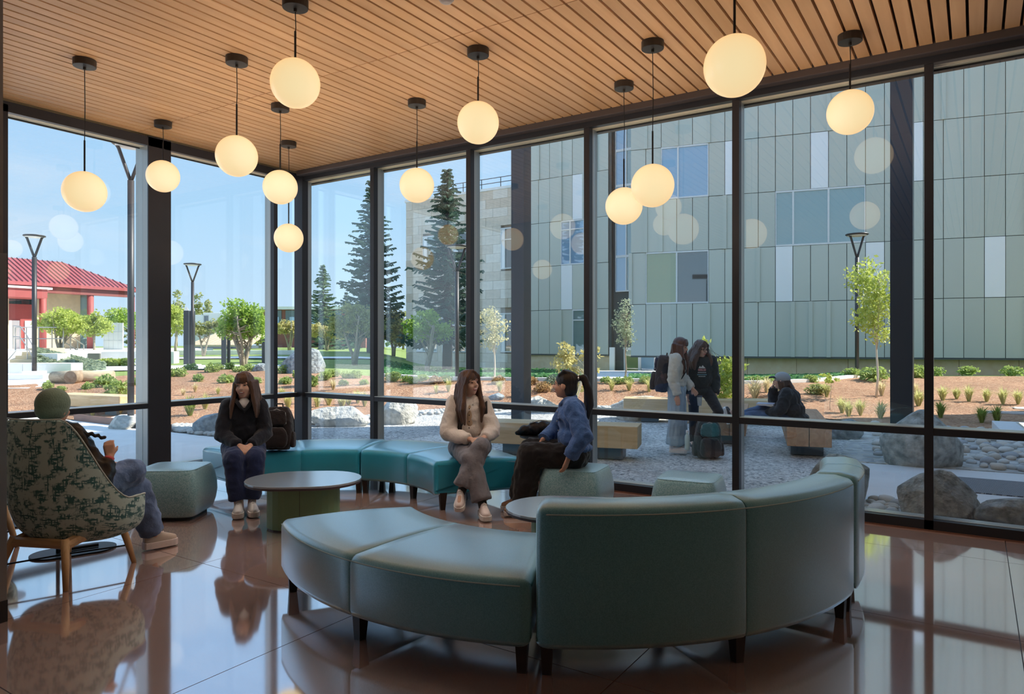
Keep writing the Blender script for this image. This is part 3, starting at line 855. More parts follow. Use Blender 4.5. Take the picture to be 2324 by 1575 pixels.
# distant buildings
db = thing('barn_roof_hall', 'low hall with a wide tan metal roof beyond the monoliths', 'building', (*S(500, 62), 0.95), YAW)
M['tanroof'] = P('tan_metal_roof', (0.62, 0.50, 0.36), 0.6)
MB().add([(-3.0, 0, 0.45), (2.6, 0, 0.45), (3.4, 4, 2.2), (-0.4, 4, 2.2), (-3.0, 0, 0.3), (2.6, 0, 0.3), (3.4, 4, 2.0), (-0.4, 4, 2.0)], [(0, 1, 2, 3), (4, 7, 6, 5), (0, 4, 5, 1), (1, 5, 6, 2), (2, 6, 7, 3), (3, 7, 4, 0)]).build('roof', M['tanroof'], db)
for k in range(12):
    MB().tube([(-2.7 + k * 0.45, -0.01, 0.48), (-0.25 + k * 0.31, 4, 2.22)], 0.02, 4).build('roof_seam', M['stone'], db)
bx('wall', M['wg_dark'], -2.4, 2.6, 0.4, 4, -0.3, 0.4, db)
for (px, w, z0, z1, d, m, lab) in ((455, 1.6, 3.2, 4.2, 66, 'panel_w', 'small white roof plant enclosure above the tan hall, nearer the slim lamp post'), (490, 2.4, 3.0, 4.4, 66, 'panel_w', 'white roof plant enclosure above the tan hall, beside the maple')):
    t = thing('roof_plant', lab, 'enclosure', (*S(px, d), 0), YAW)
    bx('casing', M[m], -w / 2, w / 2, 0, 1.5, z0, z1, t, bevel=0.02)
    bx('louvre', M['wg_dark'], w / 2 - 0.45, w / 2 - 0.1, -0.02, 0.0, z0 + 0.25, z1 - 0.1, t)
    bx('stand', M['concrete'], -w / 2, w / 2, 0.2, 1.4, 0.5, z0, t)
bk = thing('brick_school', 'distant brick building with grey window bays beside the window corner', 'building', (*S(660, 85), 1.0), YAW)
bx('wall', P('brown_brick', (0.30, 0.12, 0.10), 0.9), -3.5, 9, 0, 6, 0, 4.6, bk)
bx('roof_edge', M['concrete'], -3.7, 9.2, -0.3, 6, 4.6, 4.95, bk)
for k in range(5):
    bx('bay', P('slate_bay', (0.16, 0.20, 0.23), 0.6) if k == 0 else bpy.data.materials['slate_bay'], -3.0 + k * 2.4, -1.1 + k * 2.4, -0.12, 0, 1.8, 4.5, bk)
    bx('window', M['wg_sky'], -2.5 + k * 2.4, -1.4 + k * 2.4, -0.16, -0.12, 2.0, 3.7, bk)

# ================================================================== lamp posts
def lamp(label, px, d, h, r=0.055, z=None):
    p = at(px, d, z)
    t = thing('lamp_post', label, 'lamp post', tuple(p), YAW + 0.2)
    mt = P('lamp_grey', (0.06, 0.06, 0.065), 0.45, 0.4) if 'lamp_grey' not in bpy.data.materials else bpy.data.materials['lamp_grey']
    MB().tube([(0, 0, -0.1), (0, 0, h - 0.75)], r, 12).build('pole', mt, t, True)
    bx('footing', M['concrete'], -0.28, 0.28, -0.28, 0.28, -0.4, 0.10, t, bevel=0.02)
    for s in (-1, 1):
        MB().tube([(0, 0, h - 0.78), (s * 0.06, 0, h - 0.6), (s * 0.22, 0, h - 0.12), (s * 0.26, 0, h - 0.05)], r * 0.55, 8).build('arm', mt, t, True)
    MB().lathe([(0.30, 0.0), (0.34, 0.02), (0.33, 0.05), (0.15, 0.075), (0.02, 0.08)], 24, (0, 0, h - 0.06)).build('head', mt, t, True)
    MB().lathe([(0.02, 0.0), (0.28, 0.0), (0.28, 0.012)], 24, (0, 0, h - 0.074)).build('lens', M['wframe'], t)
    return t
lamp('tall dark lamp post close outside the left window, its forked arms near the window head', 297, 14.0, 5.5, 0.062)
lamp('lamp post with a flat round head in front of the red roof', 78, 24.2, 4.75, 0.075, 0.5)
lamp('slim lamp post between the monoliths, left of the green maple', 437, 28.4, 4.15, 0.06)
lamp('lamp post in front of the stone building and conifer', 1037, 20.2, 3.85, 0.06)
lamp('lamp post in front of the panelled facade beside the young birch', 1945, 22.2, 4.5, 0.06)

# ================================================================== lounge furniture
def graze(nt, b, amt, rough=0.32):
    """satin finish that mirrors the sky at shallow angles"""
    N, L = nt.nodes, nt.links
    lw = N.new('ShaderNodeLayerWeight'); lw.inputs[0].default_value = 0.5
    pw = N.new('ShaderNodeMath'); pw.operation = 'POWER'; pw.inputs[1].default_value = 1.9
    ml = N.new('ShaderNodeMath'); ml.operation = 'MULTIPLY'; ml.inputs[1].default_value = amt
    g = N.new('ShaderNodeBsdfGlossy'); g.inputs['Roughness'].default_value = rough; g.inputs[0].default_value = (0.92, 0.98, 1, 1)
    mx = N.new('ShaderNodeMixShader')
    L.new(lw.outputs['Facing'], pw.inputs[0]); L.new(pw.outputs[0], ml.inputs[0]); L.new(ml.outputs[0], mx.inputs[0])
    L.new(b.outputs[0], mx.inputs[1]); L.new(g.outputs[0], mx.inputs[2]); L.new(mx.outputs[0], N['Material Output'].inputs[0])
def weave(name, c1, c2, scale=420.0, rough=0.5, sheen=0.3, bump=0.25, mottled=0.0, ior=1.55, coat=0.9):
    m, nt, b = mk(name)
    N, L = nt.nodes, nt.links
    tc = N.new('ShaderNodeTexCoord'); v = N.new('ShaderNodeTexVoronoi'); v.inputs['Scale'].default_value = scale; v.inputs['Randomness'].default_value = 0.35
    L.new(tc.outputs['Object'], v.inputs['Vector'])
    sep = N.new('ShaderNodeSeparateColor'); L.new(v.outputs['Color'], sep.inputs[0])
    mx = N.new('ShaderNodeMixRGB'); mx.inputs[1].default_value = tuple(c1) + (1,); mx.inputs[2].default_value = tuple(c2) + (1,)
    L.new(sep.outputs[0], mx.inputs[0]); L.new(mx.outputs[0], b.inputs['Base Color'])
    b.inputs['Roughness'].default_value = rough; b.inputs['Sheen Weight'].default_value = sheen; b.inputs['IOR'].default_value = ior
    b.inputs['Sheen Roughness'].default_value = 0.4
    graze(nt, b, coat)
    bp = N.new('ShaderNodeBump'); bp.inputs['Strength'].default_value = bump; bp.inputs['Distance'].default_value = 0.002
    L.new(v.outputs['Distance'], bp.inputs['Height']); L.new(bp.outputs[0], b.inputs['Normal'])
    return m
M['uph'] = weave('grey_green_upholstery', (0.10, 0.285, 0.32), (0.17, 0.40, 0.45), 300, 0.5, 0.3, 0.3, 0, 1.5, 1.0)
M['vinyl'] = P('teal_vinyl', (0.03, 0.34, 0.50), 0.36, ior=1.55, var=0.08, vscale=4, bump=0.03, bscale=30)
_nt = M['vinyl'].node_tree; graze(_nt, _nt.nodes['Principled BSDF'], 0.9, 0.28)
M['boucle'] = weave('flecked_ottoman_fabric', (0.14, 0.32, 0.38), (0.38, 0.57, 0.61), 190, 0.6, 0.3, 0.4, 0, 1.55, 0.75)
M['legbr'] = P('dark_walnut_leg', (0.035, 0.022, 0.018), 0.45)
M['pipe'] = P('pale_piping_thread', (0.42, 0.50, 0.47), 0.6)

def profile_bench(ri, ro, z0, z1, rc=0.055):
    p = [(ro - 0.012, z0), (ro, z0 + 0.03), (ro, z1 - rc)]
    for k in range(1, 6): a = k / 6 * pi / 2; p.append((ro - rc + rc * cos(a), z1 - rc + rc * sin(a)))
    for f in (0.8, 0.6, 0.4, 0.2): p.append((ri + rc + (ro - ri - 2 * rc) * f, z1 + 0.012 * sin(pi * f)))
    for k in range(1, 6): a = pi / 2 + k / 6 * pi / 2; p.append((ri + rc + rc * cos(a), z1 - rc + rc * sin(a)))
    p += [(ri, z1 - rc), (ri, z0 + 0.03), (ri + 0.012, z0)]
    return p
def profile_back(ri, ro, z0, zs, zt):
    p = [(ro - 0.012, z0), (ro, z0 + 0.03), (ro, zt - 0.06)]
    for k in range(1, 5): a = k / 5 * pi / 2; p.append((ro - 0.05 + 0.05 * cos(a), zt - 0.06 + 0.05 * sin(a)))
    p += [(ro - 0.10, zt), (ro - 0.16, zt - 0.005)]
    for k in range(1, 5): a = pi / 2 + k / 5 * pi / 2; p.append((ro - 0.19 + 0.06 * cos(a), zt - 0.065 + 0.06 * sin(a)))
    p += [(ro - 0.265, zs + 0.03), (ro - 0.28, zs), (ro - 0.5, zs + 0.012), (ri + 0.2, zs + 0.008), (ri + 0.06, zs - 0.002), (ri + 0.02, zs - 0.02), (ri, zs - 0.06), (ri, z0 + 0.03), (ri + 0.012, z0)]
    return p
def curved_body(prof, a0, a1, rc=0.045, rmid=1.56, nseg=22, seam=True):
    """sweep a profile along an arc, rounding both ends; a pressed seam at mid arc"""
    cx = sum(p[0] for p in prof) / len(prof); cz = 0.5 * (min(p[1] for p in prof) + max(p[1] for p in prof))
    tot = radians(a1 - a0) * rmid
    ss = [0, 0.004, 0.012, 0.024, rc] + [rc + (tot - 2 * rc) * i / nseg for i in range(1, nseg)] + [tot - rc, tot - 0.024, tot - 0.012, tot - 0.004, tot]
    if seam: ss += [tot / 2 - 0.008, tot / 2 - 0.003, tot / 2, tot / 2 + 0.003, tot / 2 + 0.008]
    ss = sorted(set(ss)); rings = []
    for s in ss:
        e = min(s, tot - s); ins = rc - sqrt(max(0, rc * rc - (rc - min(e, rc)) ** 2))
        if seam: ins += 0.006 * max(0, 1 - abs(s - tot / 2) / 0.006)
        a = radians(a0) + s / rmid
        r_ = []
        for i, (r, z) in enumerate(prof):
            p0, p1 = prof[i - 1], prof[(i + 1) % len(prof)]
            t = Vector((p1[0] - p0[0], p1[1] - p0[1]))
            t = t.normalized() if t.length else Vector((1, 0))
            nr, nz = -t.y, t.x
            rr, zz = r + nr * ins, z + nz * ins
            r_.append(Vector((rr * cos(a), rr * sin(a), zz)))
        rings.append(r_)
    return rings
def leg_mesh():
    return MB().add([(-.022, -.022, 0), (.022, -.022, 0), (.022, .022, 0), (-.022, .022, 0), (-.038, -.03, .16), (.03, -.03, .16), (.03, .03, .16), (-.038, .03, .16)],
                    [(0, 3, 2, 1), (4, 5, 6, 7), (0, 1, 5, 4), (1, 2, 6, 5), (2, 3, 7, 6), (3, 0, 4, 7)]).mesh('leg', M['legbr'])
LEG = leg_mesh()
def module(name, label, cx, cy, a0, a1, mat, back=False, ri=1.13, ro=2.0):
    t = thing(name, label, 'sofa' if back else 'bench', (cx, cy, 0), 0, 'curved lounge seating')
    prof = profile_back(ri, ro, 0.14, 0.455, 0.805) if back else profile_bench(ri, ro, 0.14, 0.455)
    MB().rings(curved_body(prof, a0 + 0.15, a1 - 0.15)).build('upholstered_body', mat, t, True)
    zt = 0.76 if back else 0.425
    ang = [a0 + 1.6 + (a1 - a0 - 3.2) * i / 24 for i in range(25)]
    MB().tube([((ro - 0.003) * cos(radians(a)), (ro - 0.003) * sin(radians(a)), zt) for a in ang], 0.0035, 5).build('piping', M['pipe'] if back or mat == M['uph'] else mat, t)
    am = 0.5 * (a0 + a1)
    for a in ((a0 + 1.6, am, a1 - 1.6) if a1 - a0 > 40 else (a0 + 2, a1 - 2)):
        for r in (ri + 0.09, ro - 0.07):
            put('leg', LEG, t, (r * cos(radians(a)), r * sin(radians(a)), 0), (0, 0, radians(a) + (pi if r < 1.5 else 0)))
    return t
module('curved_bench', 'grey-green backless curved bench in the foreground, left of the high back', 5.41, -2.18, 236.5, 295, M['uph'])
module('curved_sofa', 'dark green high-backed curved sofa section seen from behind in the foreground', 5.41, -2.18, 295.3, 355, M['uph'], True)
module('curved_sofa', 'short high-backed sofa section closing the right end of the foreground curve', 5.41, -2.18, 355.3, 377, M['uph'], True)
module('curved_bench', 'teal curved bench on which the woman with cream jacket sits', 3.09, -2.60, 52, 112, M['vinyl'])
module('curved_bench', 'teal curved bench on which the woman in the black sweater sits', 3.09, -2.60, 112.3, 172, M['vinyl'])

def superq(n, seg, s):
    return [(s * (abs(cos(t)) ** (2 / n)) * (1 if cos(t) >= 0 else -1), s * (abs(sin(t)) ** (2 / n)) * (1 if sin(t) >= 0 else -1)) for t in [2 * pi * (k + 0.5) / seg for k in range(seg)]]
def ottoman(label, x, y, rz, w=0.56, h=0.45):
    t = thing('ottoman', label, 'ottoman', (x, y, 0), rz, 'flecked cube ottomans')
    rings = []
    for z, s, n in ((0.035, .86, 7), (0.05, .90, 7), (0.12, .965, 7), (0.2, 1.0, 7), (0.28, .99, 7), (0.36, .945, 7), (0.415, .89, 7), (0.435, .865, 7), (0.447, .835, 7), (0.452, .80, 7), (0.458, .5, 6), (0.46, .1, 4)):
        rings.append([Vector((px, py, z * h / 0.46)) for px, py in superq(n, 48, s * w / 2)])
    MB().rings(rings).build('cushion', M['boucle'], t, True)
    seam = [Vector((px, py, 0.447 * h / 0.46)) for px, py in superq(7, 48, .838 * w / 2)]
    MB().tube(seam + [seam[0]], 0.003, 5).build('seam', M['boucle'], t)
    MB().rings([[Vector((px, py, z)) for px, py in superq(6, 24, w * 0.38)] for z in (0, 0.04)]).build('plinth', M['black'], t)
    return t
ottoman('flecked teal cube ottoman beside the patterned lounge chair', 1.92, -3.10, 0.62, 0.60)
ottoman('flecked cube ottoman with the woman in the denim jacket on it', 4.96, -1.12, 0.15, 0.58)
ottoman('empty pale flecked cube ottoman by the glass, behind the high-backed sofa', 5.97, -1.02, 0.12, 0.56)

def stadium(L_, W_, n=14):
    r = W_ / 2; a = L_ / 2 - r
    return [(a + r * cos(-pi / 2 + pi * k / n), r * sin(-pi / 2 + pi * k / n)) for k in range(n + 1)] + [(-a + r * cos(pi / 2 + pi * k / n), r * sin(pi / 2 + pi * k / n)) for k in range(n + 1)]
M['laminate'] = P('pale_grey_laminate', (0.46, 0.52, 0.58), 0.3, var=0.03)
_nt = M['laminate'].node_tree; graze(_nt, _nt.nodes['Principled BSDF'], 0.9, 0.22)
M['edge'] = P('dark_plum_edge', (0.10, 0.075, 0.085), 0.5)
M['pgreen'] = P('sage_lacquer', (0.25, 0.40, 0.22), 0.45)
def coffee_table(label, x, y, rz):
    t = thing('coffee_table', label, 'table', (x, y, 0), rz, 'oval coffee tables')
    MB().prism(stadium(0.96, 0.72), 0.388, 0.405).build('table_top', M['laminate'], t, bevel=0.003)
    MB().prism(stadium(0.955, 0.715), 0.372, 0.388).build('edge_band', M['edge'], t)
    p = stadium(0.60, 0.36, 10)
    MB().prism(p, 0.012, 0.372).build('pedestal', M['pgreen'], t)
    MB().prism(stadium(0.585, 0.345, 10), 0.0, 0.012).build('foot', M['black'], t)
    for s in (-1, 1):
        bx('panel_seam', M['edge'], -0.0015, 0.0015, s * 0.18 - 0.0012, s * 0.18 + 0.0012, 0.012, 0.372, t)
    return t
coffee_table('oval coffee table with sage pedestal standing clear in front of the teal benches', 3.21, -2.73, 0.68)
coffee_table('oval coffee table half hidden behind the high-backed sofa', 5.62, -2.40, 0.45)

def c_table(label, x, y, rz):
    t = thing('laptop_table', label, 'side table', (x, y, 0), rz)
    MB().prism(stadium(0.56, 0.30), 0.0, 0.012).build('base_plate', M['blackmetal'], t, bevel=0.002)
    MB().tube([(-0.10, 0, 0.012), (-0.10, 0, 0.03), (-0.10, 0, 0.60)], 0.013, 8).build('upright', M['blackmetal'], t)
    MB().tube([(-0.10, 0, 0.025), (0.16, 0, 0.025)], 0.012, 8).build('base_tube', M['blackmetal'], t)
    MB().prism(stadium(0.52, 0.34), 0.60, 0.615).build('table_top', M['laminate'], t)
    return t
c_table('black-based laptop table beyond the patterned lounge chair', 2.36, -4.16, 1.25)
c_table('second black-based laptop table partly hidden at the far left edge', 1.05, -4.22, 1.25)
t = thing('side_table', 'small round black side table carrying the dark handbag', 'side table', (4.30, -0.62, 0))
MB().lathe([(0.17, 0), (0.17, 0.012), (0.02, 0.016)], 28).build('base', M['blackmetal'], t)
MB().tube([(0, 0, 0.01), (0, 0, 0.60)], 0.022, 12).build('post', M['blackmetal'], t)
MB().lathe([(0.02, 0.60), (0.225, 0.602), (0.23, 0.61), (0.225, 0.62), (0.01, 0.62)], 36).build('table_top', M['blackmetal'], t)

# ------------------------------------------------------------------ patterned lounge chair
def chair_fabric():
    m, nt, b = mk('hatched_teal_fabric')
    N, L = nt.nodes, nt.links
    tc = N.new('ShaderNodeTexCoord')
    def dash(stretch, sc, lo, hi):
        mp = N.new('ShaderNodeMapping'); mp.inputs['Scale'].default_value = stretch
        n = N.new('ShaderNodeTexNoise'); n.inputs['Scale'].default_value = sc; n.inputs['Detail'].default_value = 2
        r = N.new('ShaderNodeValToRGB'); r.color_ramp.elements[0].position = lo; r.color_ramp.elements[1].position = hi
        L.new(tc.outputs['UV'], mp.inputs[0]); L.new(mp.outputs[0], n.inputs['Vector']); L.new(n.outputs['Fac'], r.inputs[0])
        return r.outputs[0]
    a = dash((1.0, 5.0, 1), 15, 0.48, 0.54); c = dash((6.0, 1.0, 1), 15, 0.50, 0.56); patch = dash((1, 1.3, 1), 11, 0.44, 0.52)
    mx = N.new('ShaderNodeMixRGB'); mx.blend_type = 'LIGHTEN'; mx.inputs[0].default_value = 1; L.new(a, mx.inputs[1]); L.new(c, mx.inputs[2])
    ml = N.new('ShaderNodeMixRGB'); ml.blend_type = 'MULTIPLY'; ml.inputs[0].default_value = 1; L.new(mx.outputs[0], ml.inputs[1]); L.new(patch, ml.inputs[2])
    cm = N.new('ShaderNodeMixRGB'); cm.inputs[1].default_value = (0.55, 0.66, 0.60, 1); cm.inputs[2].default_value = (0.05, 0.15, 0.15, 1)
    L.new(ml.outputs[0], cm.inputs[0]); L.new(cm.outputs[0], b.inputs['Base Color'])
    b.inputs['Roughness'].default_value = 0.7; b.inputs['Sheen Weight'].default_value = 0.2
    return m
M['hatch'] = chair_fabric()
M['ash'] = wood('pale_ash', (0.62, 0.36, 0.17), (0.74, 0.48, 0.26), 3.0, (14, 14, 1.2), 0.45, 0.02)
M['ashx'] = wood('pale_ash_rail', (0.62, 0.36, 0.17), (0.74, 0.48, 0.26), 3.0, (1.2, 14, 14), 0.45, 0.02)
def lounge_chair(label, x, y, rz):
    """local +y is the sitting direction"""
    t = thing('lounge_chair', label, 'chair', (x, y, 0), rz)
    nu, nv = 56, 22
    outer, inner, uvs = [], [], []
    def surf(u, v, off):
        th = radians(-138 + 276 * u)                 # 0 = centre of the back
        c = abs(th) / radians(138)
        k = 1 - sst(0.24, 0.70, c)                    # back rises, arms are low
        rim_z = 0.515 + 0.555 * k - 0.03 * sst(0.8, 1, c)
        tip = sst(0.86, 1.0, c)
        rim_r = 0.385 - 0.02 * k + 0.075 * sst(0.45, 0.9, c) - 0.10 * tip
        lean = 0.03 * k
        zb = 0.215
        vv = v ** 0.9
        z = zb + (rim_z - zb - 0.10 * tip) * vv ** 1.6
        r = 0.06 + (rim_r - 0.06) * (1 - (1 - vv) ** 4.0) - 0.02 * k * vv ** 3
        px = sin(th) * (r - off); py = -cos(th) * (r - off) * 0.96 - lean * vv ** 2 * 1.2 + 0.05
        zz = z + off * (1 - vv) * 0.9
        return Vector((px, py, zz)), (th * 0.42, z + r * 0.6)
    G_o = [[surf(i / nu, j / nv, 0.0) for j in range(nv + 1)] for i in range(nu + 1)]
    G_i = [[surf(i / nu, j / nv, 0.055) for j in range(nv + 1)] for i in range(nu + 1)]
    vs, uv, fs = [], [], []
    for g in (G_o, G_i):
        for col in g:
            for p, q in col: vs.append(p); uv.append(q)
    n = nv + 1; off = (nu + 1) * n
    for i in range(nu):
        for j in range(nv):
            a, b_, c_, d = i * n + j, (i + 1) * n + j, (i + 1) * n + j + 1, i * n + j + 1
            fs.append((a, b_, c_, d)); fs.append((off + a, off + d, off + c_, off + b_))
        fs.append((i * n + nv, (i + 1) * n + nv, off + (i + 1) * n + nv, off + i * n + nv))
    for j in range(nv):
        fs.append((j, j + 1, off + j + 1, off + j)); e = nu * n
        fs.append((e + j, off + e + j, off + e + j + 1, e + j + 1))
    mb = MB().add(vs, fs); me = mb.mesh('shell', M['hatch'], True)
    ul = me.uv_layers.new(name='UVMap')
    for p in me.polygons:
        for li in p.loop_indices: ul.data[li].uv = uv[me.loops[li].vertex_index]
    sh = put('shell', me, t)
    sb = sh.modifiers.new('s', 'SUBSURF'); sb.levels = 1; sb.render_levels = 1
    rim = [G_o[i][nv][0].lerp(G_i[i][nv][0], 0.1) for i in range(nu + 1)]
    MB().tube(rim, 0.006, 6).build('rim_piping', P('pale_rim_piping', (0.55, 0.58, 0.52), 0.6), sh, True)
    cu = MB().rings([[Vector((px * 1.0, py + 0.06, z)) for px, py in superq(3.2, 40, s)] for z, s in ((0.34, .20), (0.355, .25), (0.38, .27), (0.42, .27), (0.44, .24), (0.448, .1))])
    cu.build('seat_cushion', M['hatch'], t, True)
    feet = {'bl': (-0.24, -0.26), 'br': (0.24, -0.26), 'fr': (0.25, 0.30), 'fl': (-0.25, 0.30)}
    top = {k: (v[0] * 0.78, v[1] * 0.80, 0.36 if v[1] > 0 else 0.30) for k, v in feet.items()}
    for k in feet:
        f = feet[k]; tp = top[k]
        MB().tube([(f[0] * 1.06, f[1] * 1.06, 0.0), (f[0] * 0.95, f[1] * 0.95, 0.16), tp], [0.0165, 0.023, 0.027], 12).build('leg', M['ash'], t, True)
    for a, b_ in (('bl', 'fl'), ('br', 'fr')):
        pa, pb_ = Vector(top[a]), Vector(top[b_])
        MB().tube([pa + Vector((0, 0, -0.035)), pb_ + Vector((0, 0, -0.035))], 0.036, 8, 1.0).build('side_rail', M['ashx'], t)
    for a, b_ in (('bl', 'br'), ('fl', 'fr')):
        pa, pb_ = Vector(top[a]), Vector(top[b_])
        MB().tube([pa + Vector((0, 0, -0.03)), pb_ + Vector((0, 0, -0.03))], 0.032, 8, 1.0).build('cross_rail', M['ashx'], t)
    lo = {k: Vector((feet[k][0] * 0.98, feet[k][1] * 0.98, 0.13)) for k in feet}
    MB().tube([lo['bl'], (0, 0.02, 0.135), lo['fr']], 0.006, 6).build('stretcher_rod', M['blackmetal'], t)
    MB().tube([lo['br'], (0, 0.02, 0.127), lo['fl']], 0.006, 6).build('stretcher_rod', M['blackmetal'], t)
    return t
lounge_chair('teal hatched lounge chair with ash legs seen from behind, at the left edge', 2.87, -4.45, radians(113 - 90))
c2 = thing('lounge_chair', 'second ash-legged lounge chair mostly hidden beyond the patterned chair at the far left', 'chair', (1.85, -4.75, 0), -0.75)
for o in list(bpy.data.objects):
    if o.name == 'lounge_chair':
        for ch in o.children: copy_tree(ch, c2)
        break

# ================================================================== people
def V(*a): return Vector(a)
M['skin'] = P('skin_warm', (0.62, 0.34, 0.235), 0.5, var=0.06, vscale=12)
M['skin2'] = P('skin_light', (0.66, 0.40, 0.30), 0.5, var=0.06, vscale=12)
M['lips'] = P('lip_colour', (0.50, 0.13, 0.12), 0.4)
M['teeth'] = P('teeth_white', (0.85, 0.82, 0.78), 0.3)
M['eye'] = P('dark_eye', (0.015, 0.01, 0.01), 0.15)
def hairm(name, c1, c2):
    return P(name, c1, 0.38, col2=c2, vscale=6, stretch=(30, 30, 1.2), bump=0.25, bscale=12, ior=1.6)
M['hair_br'] = hairm('brown_hair', (0.045, 0.022, 0.015), (0.13, 0.065, 0.04))
M['hair_bk'] = hairm('black_hair', (0.008, 0.007, 0.008), (0.03, 0.024, 0.022))
M['hair_rd'] = hairm('auburn_hair', (0.05, 0.02, 0.014), (0.16, 0.06, 0.035))
def cloth(name, c, var=0.12, vs=9, bump=0.35, bs=30, rough=0.85, sheen=0.2): return P(name, c, rough, var=var, vscale=vs, bump=bump, bscale=bs, sheen=sheen)

def limb(mb, pts, rad, seg=12, end=True):
    # densify a little so bends stay round
    q, r = [], []
    for i in range(len(pts) - 1):
        for k in range(4):
            f = k / 4; q.append(Vector(pts[i]).lerp(Vector(pts[i + 1]), f)); r.append(rad[i] + (rad[i + 1] - rad[i]) * f)
    q.append(Vector(pts[-1])); r.append(rad[-1])
    for i in range(len(q) - 1): mb.tube([q[i], q[i + 1]], [r[i], r[i + 1]], seg)
    for p, rr in list(zip(q, r))[:None if end else -2]: mb.ball(p, rr, seg, 8)
def ell(mb, c, r, R=None, seg=18, rng=12):
    m = Matrix.Translation(Vector(c)) @ (R.to_4x4() if R is not None else Matrix.Identity(4))
    mb.ball((0, 0, 0), r, seg, rng, m)
def frame(up, right):
    z = Vector(up).normalized(); x = Vector(right); x = (x - z * x.dot(z)).normalized(); y = z.cross(x)
    return Matrix((x, y, z)).transposed()
def hand(mb, wr, d, n, side, curl=0.5, thumb=0.3, sc=0.95):
    d = Vector(d).normalized(); n = Vector(n); n = (n - d * n.dot(d)).normalized(); s = d.cross(n) * side
    wr = Vector(wr)
    offs = (0.029, 0.0095, -0.0095, -0.027); lens = (0.070, 0.079, 0.073, 0.056)
    for o, L in zip(offs, lens):
        k = wr + (d * 0.084 + s * o) * sc
        limb(mb, [wr + s * o * 0.5, k], [0.0155 * sc, 0.0125 * sc], 8)
        p, a = k, curl * 0.55
        for f, r0, r1 in ((0.45, 0.0092, 0.0085), (0.31, 0.0085, 0.0078), (0.24, 0.0078, 0.0066)):
            v = d * cos(a) + n * sin(a)
            e = p + v * L * f * sc
            limb(mb, [p, e], [r0 * sc, r1 * sc], 7); p = e; a += curl
    t0 = wr + (d * 0.018 + s * 0.020) * sc; t1 = t0 + (s * 0.6 + d * 0.75 + n * thumb).normalized() * 0.044 * sc
    t2 = t1 + (s * 0.15 + d * 0.9 + n * (thumb + 0.3)).normalized() * 0.034 * sc
    limb(mb, [t0, t1, t2], [0.0135 * sc, 0.0110 * sc, 0.0082 * sc], 8)

